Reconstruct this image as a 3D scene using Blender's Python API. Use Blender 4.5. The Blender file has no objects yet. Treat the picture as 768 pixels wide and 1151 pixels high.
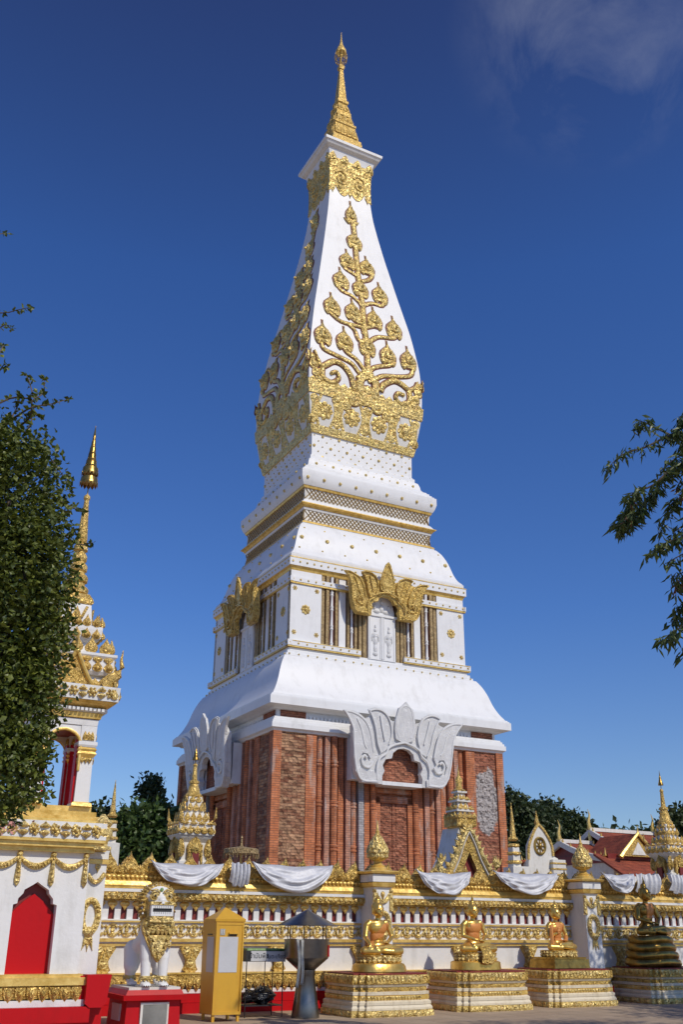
import bpy, bmesh, math, random
from mathutils import Vector, Matrix, noise
from math import sin, cos, pi, radians as R, sqrt, atan2

sc = bpy.context.scene
# ------------------------------------------------------------------ camera
F, PIT, ROL, YAW = 1090.667, R(23.2846), R(-.49885), R(27.8553)
CAM = Vector((0, 0, 1.6))
_up = Vector((0, -sin(PIT), cos(PIT))); _fw = Vector((0, cos(PIT), sin(PIT))); _rt = Vector((1, 0, 0))
RT = _rt*cos(ROL) - _up*sin(ROL); UP = _up*cos(ROL) + _rt*sin(ROL)
cd = bpy.data.cameras.new('camera'); co = bpy.data.objects.new('camera', cd); sc.collection.objects.link(co)
cd.sensor_fit = 'VERTICAL'; cd.sensor_height = 36; cd.lens = F/1151*36; cd.clip_end = 3000
m = Matrix((RT, UP, -_fw)).transposed().to_4x4(); m.translation = CAM; co.matrix_world = m
sc.camera = co
# the temple grid: u runs along the wall, v runs inward, W0 is a point at the foot of the wall
U = Vector((cos(YAW), sin(YAW), 0)); V = Vector((-sin(YAW), cos(YAW), 0)); W0 = Vector((0, 24.16, 0))
TC = Vector((-.29488, 47.5, 0))
def Wp(s, t, z=0): return W0 + U*s + V*t + Vector((0, 0, z))
# ------------------------------------------------------------------ light
SUN_EL, SUN_OFF = R(43), R(17)
hd = -V*cos(SUN_OFF) + U*sin(SUN_OFF)
SD = Vector((hd.x*cos(SUN_EL), hd.y*cos(SUN_EL), sin(SUN_EL)))
sl = bpy.data.lights.new('sun', 'SUN'); sl.energy = 3.5; sl.angle = R(.5); sl.color = (1, .92, .79)
so = bpy.data.objects.new('sun', sl); sc.collection.objects.link(so)
so.rotation_euler = (-SD).to_track_quat('-Z', 'Y').to_euler()
wd = bpy.data.worlds.new('World'); sc.world = wd; wd.use_nodes = True
nt = wd.node_tree; bg = nt.nodes['Background']
sky = nt.nodes.new('ShaderNodeTexSky'); sky.sky_type = 'NISHITA'; sky.sun_disc = False
sky.sun_elevation = SUN_EL; sky.sun_rotation = atan2(SD.x, SD.y)
sky.air_density = 1.0; sky.dust_density = .3; sky.ozone_density = 3.2; sky.altitude = 200
tc = nt.nodes.new('ShaderNodeTexCoord'); mp = nt.nodes.new('ShaderNodeMapping')
mp.inputs['Scale'].default_value = (4.2, 3.0, 4.0); mp.inputs['Location'].default_value = (.35, .1, .4)
nz = nt.nodes.new('ShaderNodeTexNoise'); nz.inputs['Scale'].default_value = 2.4; nz.inputs['Detail'].default_value = 9
nz.inputs['Roughness'].default_value = .62; nz.inputs['Distortion'].default_value = .5
cr = nt.nodes.new('ShaderNodeValToRGB'); cr.color_ramp.elements[0].position = .43; cr.color_ramp.elements[1].position = .85
# thin cirrus lies in one part of the sky: a soft direction mask
cdir = (_fw*1.0 + RT*.262 + UP*.505).normalized()
dp = nt.nodes.new('ShaderNodeVectorMath'); dp.operation = 'DOT_PRODUCT'; dp.inputs[1].default_value = cdir
mr = nt.nodes.new('ShaderNodeMapRange'); mr.inputs[1].default_value = .9905; mr.inputs[2].default_value = 1.0; mr.interpolation_type = 'SMOOTHSTEP'
mu = nt.nodes.new('ShaderNodeMath'); mu.operation = 'MULTIPLY'
mu2 = nt.nodes.new('ShaderNodeMath'); mu2.operation = 'MULTIPLY'; mu2.inputs[1].default_value = .40
mx = nt.nodes.new('ShaderNodeMix'); mx.data_type = 'RGBA'; mx.inputs[7].default_value = (4.6, 5.0, 6.4, 1)
hs = nt.nodes.new('ShaderNodeHueSaturation'); hs.inputs['Saturation'].default_value = 1.0; hs.inputs['Value'].default_value = 1.0
L = nt.links.new
L(tc.outputs['Generated'], mp.inputs[0]); L(mp.outputs[0], nz.inputs[0]); L(nz.outputs[0], cr.inputs[0])
L(tc.outputs['Generated'], dp.inputs[0]); L(dp.outputs['Value'], mr.inputs[0])
L(cr.outputs[0], mu.inputs[0]); L(mr.outputs[0], mu.inputs[1]); L(mu.outputs[0], mu2.inputs[0]); L(mu2.outputs[0], mx.inputs[0])
sx = nt.nodes.new('ShaderNodeSeparateXYZ'); rp = nt.nodes.new('ShaderNodeValToRGB'); mt = nt.nodes.new('ShaderNodeMix'); mt.data_type = 'RGBA'; mt.blend_type = 'MULTIPLY'; mt.inputs[0].default_value = 1
rp.color_ramp.elements[0].position = .08; rp.color_ramp.elements[0].color = (1.0, 1.12, 1.35, 1); rp.color_ramp.elements[1].position = .78; rp.color_ramp.elements[1].color = (.50, .60, 1.04, 1)
for ps, cl in ((.3, (.66, 1.0, 1.58)), (.6, (.54, .91, 1.58))):
    e_ = rp.color_ramp.elements.new(ps); e_.color = (*cl, 1)
L(tc.outputs['Generated'], sx.inputs[0]); L(sx.outputs[2], rp.inputs[0]); L(sky.outputs[0], mt.inputs[6]); L(rp.outputs[0], mt.inputs[7])
L(mt.outputs[2], hs.inputs['Color']); L(hs.outputs[0], mx.inputs[6]); L(mx.outputs[2], bg.inputs[0]); bg.inputs[1].default_value = .09
sc.view_settings.view_transform = 'Standard'; sc.view_settings.look = 'None'
sc.view_settings.exposure = -.25; sc.view_settings.gamma = 1; sc.view_settings.use_curve_mapping = False

# ------------------------------------------------------------------ measuring helpers (pixels of the photo to points on real planes)
def ray(x, y): return RT*((x-384)/F) + UP*((575.5-y)/F) + _fw
def onT(x, y, t):
    d = ray(x, y); k = ((W0-CAM).dot(V)+t)/d.dot(V); P = CAM+d*k
    return (P-W0).dot(U), P.z
def onface(x, y, w):
    d = ray(x, y); k = ((TC-CAM).dot(V)-w)/d.dot(V); P = CAM+d*k
    return (P-TC).dot(U), P.z
def atY(x, y, Y):
    d = ray(x, y); return CAM + d*(Y/d.y)

# ------------------------------------------------------------------ materials
MATS = {}
def nodes(name, rough=.5, metal=0, col=(.5, .5, .5)):
    m = bpy.data.materials.new(name); m.use_nodes = True; n = m.node_tree
    b = n.nodes['Principled BSDF']; b.inputs['Roughness'].default_value = rough; b.inputs['Metallic'].default_value = metal
    b.inputs['Base Color'].default_value = (*col, 1); MATS[name] = m
    return m, n, b
def N(n, t, **k):
    o = n.nodes.new(t)
    for a, v in k.items():
        if a in o.inputs.keys(): o.inputs[a].default_value = v
        else: setattr(o, a, v)
    return o
def noisecol(n, b, c1, c2, scale=3, lo=.35, hi=.65, detail=5, coord='Object'):
    t = N(n, 'ShaderNodeTexCoord'); z = N(n, 'ShaderNodeTexNoise', Scale=scale, Detail=detail, Roughness=.6)
    r = N(n, 'ShaderNodeValToRGB'); r.color_ramp.elements[0].position = lo; r.color_ramp.elements[1].position = hi
    r.color_ramp.elements[0].color = (*c1, 1); r.color_ramp.elements[1].color = (*c2, 1)
    n.links.new(t.outputs[coord], z.inputs[0]); n.links.new(z.outputs[0], r.inputs[0]); n.links.new(r.outputs[0], b.inputs['Base Color'])
    return t, z, r
def bump(n, b, src, dist, strength=1.0, prev=None):
    u = N(n, 'ShaderNodeBump', Strength=strength, Distance=dist); n.links.new(src, u.inputs['Height'])
    if prev: n.links.new(prev, u.inputs['Normal'])
    n.links.new(u.outputs[0], b.inputs['Normal']); return u.outputs[0]
def simple(name, c1, c2, rough=.5, metal=0, scale=3, bs=40, bd=.002, lo=.35, hi=.65):
    m, n, b = nodes(name, rough, metal)
    t, z, r = noisecol(n, b, c1, c2, scale, lo, hi)
    z2 = N(n, 'ShaderNodeTexNoise', Scale=bs, Detail=4); n.links.new(t.outputs['Object'], z2.inputs[0]); bump(n, b, z2.outputs[0], bd)
    return m
def weathered(name, base, stain, rough=.6, amt=.35, sc_=1.0, bd=.004):
    # painted plaster with rain streaks and grime patches of its own
    m, n, b = nodes(name, rough)
    t = N(n, 'ShaderNodeTexCoord'); mp = N(n, 'ShaderNodeMapping'); mp.inputs['Scale'].default_value = (2.2*sc_, 2.2*sc_, .35*sc_)
    z = N(n, 'ShaderNodeTexNoise', Scale=1.6, Detail=8, Roughness=.65); z2 = N(n, 'ShaderNodeTexNoise', Scale=1.1*sc_, Detail=6, Roughness=.7)
    mu = N(n, 'ShaderNodeMath', operation='MULTIPLY'); r = N(n, 'ShaderNodeMapRange'); r.inputs[1].default_value = .24; r.inputs[2].default_value = .45; r.inputs[4].default_value = amt
    mx = N(n, 'ShaderNodeMix', data_type='RGBA'); mx.inputs[6].default_value = (*base, 1); mx.inputs[7].default_value = (*stain, 1)
    l = n.links.new
    l(t.outputs['Object'], mp.inputs[0]); l(mp.outputs[0], z.inputs[0]); l(t.outputs['Object'], z2.inputs[0])
    l(z.outputs[0], mu.inputs[0]); l(z2.outputs[0], mu.inputs[1]); l(mu.outputs[0], r.inputs[0]); l(r.outputs[0], mx.inputs[0]); l(mx.outputs[2], b.inputs['Base Color'])
    z3 = N(n, 'ShaderNodeTexNoise', Scale=14, Detail=4); l(t.outputs['Object'], z3.inputs[0]); bump(n, b, z3.outputs[0], bd)
    return m
def goldmat(name, scale=None, dist=.02, c1=(.58, .36, .065), c2=(.88, .62, .19), ground=None, rough=.38, metal=.38, gamt=.5):
    m, n, b = nodes(name, rough, metal)
    t, z, r = noisecol(n, b, c1, c2, 5, .3, .6)
    l = n.links.new
    if scale:
        v = N(n, 'ShaderNodeTexVoronoi', Scale=scale, feature='SMOOTH_F1'); z2 = N(n, 'ShaderNodeTexNoise', Scale=scale*1.3, Detail=2, Distortion=1.5)
        l(t.outputs['Object'], v.inputs['Vector']); l(t.outputs['Object'], z2.inputs[0])
        a = N(n, 'ShaderNodeMath', operation='ADD'); l(v.outputs['Distance'], a.inputs[0]); l(z2.outputs[0], a.inputs[1])
        s = N(n, 'ShaderNodeMath', operation='SINE'); mu = N(n, 'ShaderNodeMath', operation='MULTIPLY'); mu.inputs[1].default_value = 9
        l(a.outputs[0], mu.inputs[0]); l(mu.outputs[0], s.inputs[0])
        bump(n, b, s.outputs[0], dist)
        if ground:   # darker ground colour in the hollows of the gilt carving
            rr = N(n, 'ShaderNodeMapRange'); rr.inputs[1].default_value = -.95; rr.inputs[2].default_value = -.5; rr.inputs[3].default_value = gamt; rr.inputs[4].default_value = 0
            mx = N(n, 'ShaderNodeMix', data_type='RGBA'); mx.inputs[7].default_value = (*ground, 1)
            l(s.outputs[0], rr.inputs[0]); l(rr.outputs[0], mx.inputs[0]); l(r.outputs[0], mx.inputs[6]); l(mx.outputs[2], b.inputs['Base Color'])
    else:
        z2 = N(n, 'ShaderNodeTexNoise', Scale=9, Detail=4); l(t.outputs['Object'], z2.inputs[0]); bump(n, b, z2.outputs[0], dist)
    return m
goldmat('gold_smooth', None, .012)
goldmat('gold_leaf', 11, .012, rough=.42, metal=.5, c1=(.60, .38, .08), c2=(.88, .62, .2), ground=(.36, .18, .05), gamt=.35)
goldmat('gold_carved', 9, .022, ground=(.16, .05, .02))
goldmat('gold_fine', 22, .012, ground=(.20, .07, .03), gamt=.4)
goldmat('gold_relief', 5, .026, c1=(.66, .47, .13), c2=(.90, .70, .28), ground=(.42, .22, .07), rough=.42, gamt=.4)
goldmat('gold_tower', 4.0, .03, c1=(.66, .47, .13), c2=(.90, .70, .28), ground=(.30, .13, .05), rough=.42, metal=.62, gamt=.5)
goldmat('gold_old', 6.5, .022, c1=(.66, .44, .10), c2=(.86, .62, .20), ground=(.22, .10, .03), rough=.38)
goldmat('gold_dull', 10, .01, c1=(.30, .21, .10), c2=(.48, .35, .17), rough=.5)
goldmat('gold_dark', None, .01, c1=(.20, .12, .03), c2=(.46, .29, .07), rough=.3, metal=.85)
goldmat('gold_statue', None, .006, c1=(.62, .37, .07), c2=(.86, .56, .15), rough=.30, metal=.75)
weathered('white', (.77, .77, .76), (.42, .41, .37), .5, .55)
weathered('white_clean', (.79, .79, .78), (.50, .49, .46), .45, .40)
weathered('white_small', (.74, .72, .66), (.38, .32, .22), .5, .65, 2.5, .003)
weathered('plinth_cream', (.70, .62, .46), (.30, .22, .12), .5, .7, 2.5, .003)
simple('plaster_carved_base', (.7, .7, .68), (.78, .78, .77))
weathered('red', (.50, .006, .010), (.30, .008, .010), .45, .4, 1.5, .002)
weathered('maroon', (.20, .022, .018), (.11, .015, .012), .5, .4, 1.5, .002)
MATS['red'].node_tree.nodes['Principled BSDF'].inputs['Specular IOR Level'].default_value = .2
simple('red_edge_shade', (.16, .045, .03), (.24, .08, .05), .6)  # reddish relief edges, dark enough to paint in their shadow outline
simple('dark', (.012, .012, .013), (.03, .03, .03), .5)
simple('steel', (.20, .19, .18), (.32, .31, .29), .32, 1.0, 2, 60, .0004)
simple('silver_cloth', (.50, .51, .55), (.66, .67, .70), .55, .15, 3, 14, .012)
simple('orange_cloth', (.56, .20, .04), (.66, .29, .08), .55, .1, 4, 18, .01)
simple('paper', (.52, .53, .55), (.60, .61, .63), .5, 0, 2)
simple('green_paint', (.10, .22, .06), (.22, .34, .12), .5, 0, 12)
simple('black_plastic', (.01, .01, .012), (.02, .02, .022), .16, 0, 4, 22, .03)
simple('glass_grey', (.16, .16, .15), (.26, .26, .24), .25, 0, 2)
simple('rag', (.30, .30, .28), (.42, .42, .40), .7, 0, 5, 20, .01)
simple('bark', (.09, .065, .045), (.16, .12, .09), .9, 0, 6, 12, .03)
simple('pink_petal', (.5, .2, .16), (.62, .34, .28), .6, 0, 5)
weathered('yellow_paint', (.66, .37, .035), (.42, .20, .02), .38, .35, 3, .002)
simple('ink', (.02, .02, .03), (.04, .04, .05), .6)
# carved white plaster: raised scrollwork
m, n, b = nodes('plaster_carved', .6)
t, z, r = noisecol(n, b, (.70, .70, .69), (.80, .80, .79), 2.5)
v = N(n, 'ShaderNodeTexNoise', Scale=3.2, Detail=1.5, Distortion=2.2); n.links.new(t.outputs['Object'], v.inputs[0])
mu = N(n, 'ShaderNodeMath', operation='MULTIPLY'); mu.inputs[1].default_value = 55; s_ = N(n, 'ShaderNodeMath', operation='SINE')
n.links.new(v.outputs[0], mu.inputs[0]); n.links.new(mu.outputs[0], s_.inputs[0]); bump(n, b, s_.outputs[0], .02, .45)
# bricks: courses follow the walls (x+y runs along either face)
def brickmat(name, c1, c2, mortar, bw=.32, bh=.09, carve=0, dist=.012, patch=None, pamt=.45, mask=None):
    m, n, b = nodes(name, .85)
    l = n.links.new
    t = N(n, 'ShaderNodeTexCoord'); sp = N(n, 'ShaderNodeSeparateXYZ'); ad = N(n, 'ShaderNodeMath', operation='ADD'); cb = N(n, 'ShaderNodeCombineXYZ')
    l(t.outputs['Object'], sp.inputs[0]); l(sp.outputs[0], ad.inputs[0]); l(sp.outputs[1], ad.inputs[1]); l(ad.outputs[0], cb.inputs[0]); l(sp.outputs[2], cb.inputs[1])
    k = N(n, 'ShaderNodeTexBrick'); k.inputs['Color1'].default_value = (*c1, 1); k.inputs['Color2'].default_value = (*c2, 1); k.inputs['Mortar'].default_value = (*mortar, 1)
    k.inputs['Scale'].default_value = 1; k.inputs['Mortar Size'].default_value = .008; k.inputs['Brick Width'].default_value = bw; k.inputs['Row Height'].default_value = bh; k.inputs['Bias'].default_value = 0
    l(cb.outputs[0], k.inputs['Vector'])
    z = N(n, 'ShaderNodeTexNoise', Scale=2.0, Detail=9, Roughness=.75); l(t.outputs['Object'], z.inputs[0])
    hv = N(n, 'ShaderNodeHueSaturation'); mr = N(n, 'ShaderNodeMapRange'); mr.inputs[1].default_value = .3; mr.inputs[2].default_value = .7; mr.inputs[3].default_value = .55; mr.inputs[4].default_value = 1.45
    l(z.outputs[0], mr.inputs[0]); l(mr.outputs[0], hv.inputs['Value']); l(k.outputs['Color'], hv.inputs['Color'])
    out = hv.outputs[0]
    if patch:
        mpp = N(n, 'ShaderNodeMapping'); mpp.inputs['Scale'].default_value = (1.2, 1.2, .3)
        z2 = N(n, 'ShaderNodeTexNoise', Scale=1.7, Detail=8, Roughness=.7); l(t.outputs['Object'], mpp.inputs[0]); l(mpp.outputs[0], z2.inputs[0])
        rr = N(n, 'ShaderNodeMapRange'); rr.inputs[1].default_value = .54; rr.inputs[2].default_value = .66; rr.inputs[4].default_value = pamt
        mx = N(n, 'ShaderNodeMix', data_type='RGBA'); mx.inputs[7].default_value = (*patch, 1)
        l(z2.outputs[0], rr.inputs[0]); l(rr.outputs[0], mx.inputs[0]); l(out, mx.inputs[6]); out = mx.outputs[2]
    if mask:   # a grey patch where the old plaster survives: an uneven oval
        cx, cz, rx, rz = mask
        s1 = N(n, 'ShaderNodeCombineXYZ'); l(sp.outputs[0], s1.inputs[0]); l(sp.outputs[2], s1.inputs[1])
        mm = N(n, 'ShaderNodeMapping'); mm.inputs['Location'].default_value = (-cx/rx, -cz/rz, 0); mm.inputs['Scale'].default_value = (1/rx, 1/rz, 1)
        ln = N(n, 'ShaderNodeVectorMath', operation='LENGTH'); l(s1.outputs[0], mm.inputs[0]); l(mm.outputs[0], ln.inputs[0])
        z3 = N(n, 'ShaderNodeTexNoise', Scale=1.8, Detail=6); l(t.outputs['Object'], z3.inputs[0])
        a2 = N(n, 'ShaderNodeMath', operation='ADD'); l(ln.outputs['Value'], a2.inputs[0]); l(z3.outputs[0], a2.inputs[1])
        r2 = N(n, 'ShaderNodeMapRange'); r2.inputs[1].default_value = 1.42; r2.inputs[2].default_value = 1.36; r2.inputs[4].default_value = .9
        m2 = N(n, 'ShaderNodeMix', data_type='RGBA'); l(a2.outputs[0], r2.inputs[0]); l(r2.outputs[0], m2.inputs[0]); l(out, m2.inputs[6])
        v = N(n, 'ShaderNodeTexVoronoi', Scale=9); l(t.outputs['Object'], v.inputs['Vector'])
        cr = N(n, 'ShaderNodeValToRGB'); cr.color_ramp.elements[0].color = (.10, .09, .085, 1); cr.color_ramp.elements[0].position = .15; cr.color_ramp.elements[1].color = (.46, .44, .42, 1); cr.color_ramp.elements[1].position = .5
        l(v.outputs['Distance'], cr.inputs[0]); l(cr.outputs[0], m2.inputs[7]); out = m2.outputs[2]
    l(out, b.inputs['Base Color'])
    h = bump(n, b, k.outputs['Fac'], -dist)
    zz = N(n, 'ShaderNodeTexNoise', Scale=12, Detail=6, Roughness=.7); l(t.outputs['Object'], zz.inputs[0]); h = bump(n, b, zz.outputs[0], .012, 1, h)
    if carve:
        v = N(n, 'ShaderNodeTexVoronoi', Scale=carve); l(cb.outputs[0], v.inputs['Vector']); zq = N(n, 'ShaderNodeTexNoise', Scale=carve*.6, Detail=4, Distortion=2); l(cb.outputs[0], zq.inputs[0])
        aa = N(n, 'ShaderNodeMath', operation='ADD'); l(v.outputs['Distance'], aa.inputs[0]); l(zq.outputs[0], aa.inputs[1]); bump(n, b, aa.outputs[0], .12, 1, h)
    return m
brickmat('brick', (.46, .145, .052), (.55, .20, .085), (.27, .12, .08), patch=(.50, .42, .36), pamt=.7)
brickmat('brick_pale', (.45, .20, .12), (.52, .26, .17), (.30, .18, .14), patch=(.48, .44, .42), pamt=.9)
brickmat('brick_carved', (.24, .09, .045), (.50, .29, .16), (.17, .085, .055), .38, .115, 4.5, .03)
brickmat('brick_carved_red', (.36, .12, .06), (.44, .18, .10), (.2, .09, .06), .3, .09, 6, .02)
brickmat('brick_plastered', (.33, .11, .06), (.43, .18, .10), (.2, .09, .06), .38, .115, 5, .03, mask=(4.78, 6.9, .74, 1.55))
brickmat('brick_grey', (.36, .34, .34), (.44, .42, .42), (.28, .26, .25), .3, .09, patch=(.36, .14, .09), pamt=.8)
# roof tiles
brickmat('roof_tile', (.24, .045, .02), (.30, .07, .03), (.12, .03, .02), .25, .2)
# paving
m, n, b = nodes('paving', .85)
l = n.links.new
t = N(n, 'ShaderNodeTexCoord'); k = N(n, 'ShaderNodeTexBrick'); k.offset = 0
k.inputs['Color1'].default_value = (.38, .28, .19, 1); k.inputs['Color2'].default_value = (.43, .33, .23, 1); k.inputs['Mortar'].default_value = (.19, .15, .11, 1)
k.inputs['Scale'].default_value = 1; k.inputs['Mortar Size'].default_value = .008; k.inputs['Brick Width'].default_value = .6; k.inputs['Row Height'].default_value = .6
mp_ = N(n, 'ShaderNodeMapping'); mp_.inputs['Rotation'].default_value = (0, 0, -YAW); l(t.outputs['Object'], mp_.inputs[0]); l(mp_.outputs[0], k.inputs['Vector'])
z = N(n, 'ShaderNodeTexNoise', Scale=1.3, Detail=9, Roughness=.7); l(t.outputs['Object'], z.inputs[0]); hv = N(n, 'ShaderNodeHueSaturation')
mr_ = N(n, 'ShaderNodeMapRange'); mr_.inputs[3].default_value = .6; mr_.inputs[4].default_value = 1.4; l(z.outputs[0], mr_.inputs[0]); l(mr_.outputs[0], hv.inputs['Value']); l(k.outputs['Color'], hv.inputs['Color']); l(hv.outputs[0], b.inputs['Base Color'])
h = bump(n, b, k.outputs['Fac'], -.006); z = N(n, 'ShaderNodeTexNoise', Scale=40, Detail=5); l(t.outputs['Object'], z.inputs[0]); bump(n, b, z.outputs[0], .006, 1, h)
# leaves
def leafmat(name, c1, c2, rough=.45, tr=.25):
    m, n, b = nodes(name, rough); l = n.links.new
    g = N(n, 'ShaderNodeNewGeometry'); r = N(n, 'ShaderNodeValToRGB'); r.color_ramp.elements[0].color = (*c1, 1); r.color_ramp.elements[1].color = (*c2, 1)
    e = r.color_ramp.elements.new(.6); e.color = tuple(a*.55+b_*.45 for a, b_ in zip(c1, c2))+(1,)
    l(g.outputs['Random Per Island'], r.inputs[0]); l(r.outputs[0], b.inputs['Base Color'])
    ts = N(n, 'ShaderNodeBsdfTranslucent'); l(r.outputs[0], ts.inputs[0]); mx = N(n, 'ShaderNodeMixShader'); mx.inputs[0].default_value = tr
    l(b.outputs[0], mx.inputs[1]); l(ts.outputs[0], mx.inputs[2]); l(mx.outputs[0], n.nodes['Material Output'].inputs[0])
leafmat('leaf_hedge', (.042, .068, .008), (.19, .22, .03))
leafmat('leaf_long', (.045, .08, .018), (.15, .19, .055))
leafmat('leaf_red', (.18, .05, .03), (.26, .10, .05))
leafmat('leaf_far', (.035, .075, .016), (.11, .17, .045))
leafmat('leaf_far_dark', (.03, .05, .016), (.09, .12, .04))

# ------------------------------------------------------------------ mesh builder
class MB:
    def __init__(s): s.v = []; s.f = []; s.T = None; s.adds = []
    def add(s, vs, fs):
        o = len(s.v); s.adds.append((len(s.v), len(s.f)))
        s.v += [tuple(s.T @ Vector(p)) for p in vs] if s.T else [tuple(p) for p in vs]
        s.f += [tuple(i+o for i in f) for f in fs]
    def box(s, x0, x1, y0, y1, z0, z1, tx=0, ty=0):
        a = [(x0, y0, z0), (x1, y0, z0), (x1, y1, z0), (x0, y1, z0), (x0+tx, y0+ty, z1), (x1-tx, y0+ty, z1), (x1-tx, y1-ty, z1), (x0+tx, y1-ty, z1)]
        s.add(a, [(3, 2, 1, 0), (4, 5, 6, 7), (0, 1, 5, 4), (1, 2, 6, 5), (2, 3, 7, 6), (3, 0, 4, 7)])
    def loft(s, rings, caps=True, close=True):
        n = len(rings[0]); vs = [p for r in rings for p in r]; fs = []
        for i in range(len(rings)-1):
            for j in range(n if close else n-1):
                k = (j+1) % n; fs.append((i*n+j, i*n+k, (i+1)*n+k, (i+1)*n+j))
        if caps: fs.append(tuple(range(n))[::-1]); fs.append(tuple((len(rings)-1)*n+j for j in range(n)))
        s.add(vs, fs)
    def sq(s, prof, fp=None, c=(0, 0)):      # stacked square sections (z, halfwidth)
        fp = fp or (lambda w: [(-w, -w), (w, -w), (w, w), (-w, w)])
        s.loft([[(c[0]+x, c[1]+y, z) for x, y in fp(w)] for z, w in prof])
    def lathe(s, prof, seg=16, c=(0, 0)):    # (z, r)
        s.loft([[(c[0]+r*cos(2*pi*j/seg), c[1]+r*sin(2*pi*j/seg), z) for j in range(seg)] for z, r in prof])
    def tube(s, pts, rad, seg=6):
        pts = [Vector(p) for p in pts]; rings = []
        for i, p in enumerate(pts):
            d = (pts[min(i+1, len(pts)-1)]-pts[max(i-1, 0)]).normalized()
            a = d.cross(Vector((0, 0, 1)) if abs(d.z) < .9 else Vector((1, 0, 0))).normalized(); b_ = d.cross(a)
            r = rad[i] if hasattr(rad, '__len__') else rad
            rings.append([tuple(p+a*r*cos(2*pi*j/seg)+b_*r*sin(2*pi*j/seg)) for j in range(seg)])
        s.loft(rings)
    def ball(s, c, r, seg=8, rings=5, sc=(1, 1, 1)):
        s.loft([[(c[0]+sc[0]*r*cos(a)*cos(2*pi*j/seg), c[1]+sc[1]*r*cos(a)*sin(2*pi*j/seg), c[2]+sc[2]*r*sin(a)) for j in range(seg)]
                for a in [(-.49+.98*i/(rings-1))*pi for i in range(rings)]])
    def dome(s, mp, a, b, r, h, seg=8):      # low boss on a mapped surface
        rings = [[mp(a+r*q*cos(2*pi*j/seg), b+r*q*sin(2*pi*j/seg), h*d) for j in range(seg)] for q, d in ((1, -.1), (.85, .55), (.45, .92), (.05, 1))]
        s.loft(rings)
    def prism(s, poly, mp, th, back=0):      # outline with thickness on a mapped surface
        n = len(poly); vs = [mp(a, b, back) for a, b in poly]+[mp(a, b, th) for a, b in poly]
        s.add(vs, [tuple(range(n, 2*n)), tuple(range(n))[::-1]]+[(i, (i+1) % n, n+(i+1) % n, n+i) for i in range(n)])
    def leaf(s, mp, a, b, w, h, th, rot=0, kind='flame', lay=2):
        pr = {'bud': [(0, 1.0), (.03, .88), (.09, .76), (.24, .66), (.42, .52), (.5, .36), (.47, .20), (.34, .07), (.14, .0), (0, 0)],
              'flame': [(0, 1.0), (.07, .86), (.2, .68), (.40, .5), (.5, .34), (.46, .18), (.28, .05), (0, 0)],
              'petal': [(0, 1.0), (.16, .86), (.34, .66), (.46, .42), (.5, .2), (.45, 0), (0, 0)],
              'spade': [(0, 1.0), (.05, .88), (.14, .74), (.34, .62), (.5, .42), (.5, .24), (.36, .1), (.40, 0), (0, 0)]}[kind]
        out = [(x*w, y*h) for x, y in pr]+[(-x*w, y*h) for x, y in pr[-2:0:-1]]
        c_, s_ = cos(rot), sin(rot)
        for q in range(lay):
            k = 1-.42*q; d0 = th*.6*q; rings = []
            for sc_, d in ((1, d0-.002), (.97, d0+th*.45), (.62, d0+th*.8), (.05, d0+th)):
                sc_ *= k
                rings.append([mp(a+c_*x*sc_-s_*((y-.36*h)*sc_+.36*h), b+s_*x*sc_+c_*((y-.36*h)*sc_+.36*h), d) for x, y in out])
            s.loft(rings)
    def ribbon(s, mp, pts, wid, th, seg=4):  # half-round stem laid on a mapped surface
        rings = []
        for i, (a, b) in enumerate(pts):
            p0 = pts[max(i-1, 0)]; p1 = pts[min(i+1, len(pts)-1)]; dx, dy = p1[0]-p0[0], p1[1]-p0[1]; q = sqrt(dx*dx+dy*dy) or 1
            nx, ny = -dy/q, dx/q; w = wid[i] if hasattr(wid, '__len__') else wid
            rings.append([mp(a+nx*w*cos(pi*j/seg), b+ny*w*cos(pi*j/seg), th*min(1, sin(pi*j/seg)*1.15)) for j in range(seg+1)])
        s.loft(rings)
KEEP = {'teeth', 'pupil', 'claw', 'bud_scales', 'gold_leaves', 'gold_leaf_edging', 'stud', 'spire_petals', 'gold_teeth', 'crest_leaves', 'gold_foliage_relief', 'relief_edge_shade', 'gold_rosette_band', 'gold_neck_scroll', 'scroll_moulding', 'bib_relief', 'mane', 'garland', 'flame_finial', 'spire_crown', 'cloth', 'branches', 'limbs', 'trunk', 'wheel', 'tiered_umbrella', 'lotus_petals'}
def clusters(mb):
    n = len(mb.adds); ends = [a for a, _ in mb.adds[1:]]+[len(mb.v)]; bb = []
    for (a, _), e in zip(mb.adds, ends):
        P = mb.v[a:e]; bb.append(([min(p[i] for p in P)-.002 for i in range(3)], [max(p[i] for p in P)+.002 for i in range(3)]))
    par = list(range(n))
    def f(i):
        while par[i] != i: i = par[i]
        return i
    for i in range(n):
        for j in range(i):
            if all(bb[i][0][k] <= bb[j][1][k] and bb[j][0][k] <= bb[i][1][k] for k in range(3)): par[f(i)] = f(j)
    g = {}
    for i in range(n): g.setdefault(f(i), []).append(i)
    return list(g.values())
def link_all(name, mb, mat, parent=None, smooth=False):
    if name not in KEEP and 2 <= len(mb.adds) <= 130:
        cl = clusters(mb)
        if 2 <= len(cl) <= 12:
            ve = [a for a, _ in mb.adds[1:]]+[len(mb.v)]; fe = [b_ for _, b_ in mb.adds[1:]]+[len(mb.f)]; out = []
            for c in cl:
                m2 = MB()
                for i in c:
                    v0, f0 = mb.adds[i]; o = len(m2.v)-v0; m2.v += mb.v[v0:ve[i]]; m2.f += [tuple(q+o for q in f) for f in mb.f[f0:fe[i]]]
                out.append(link(name, m2, mat, parent, smooth))
            return out
    return [link(name, mb, mat, parent, smooth)]
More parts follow.
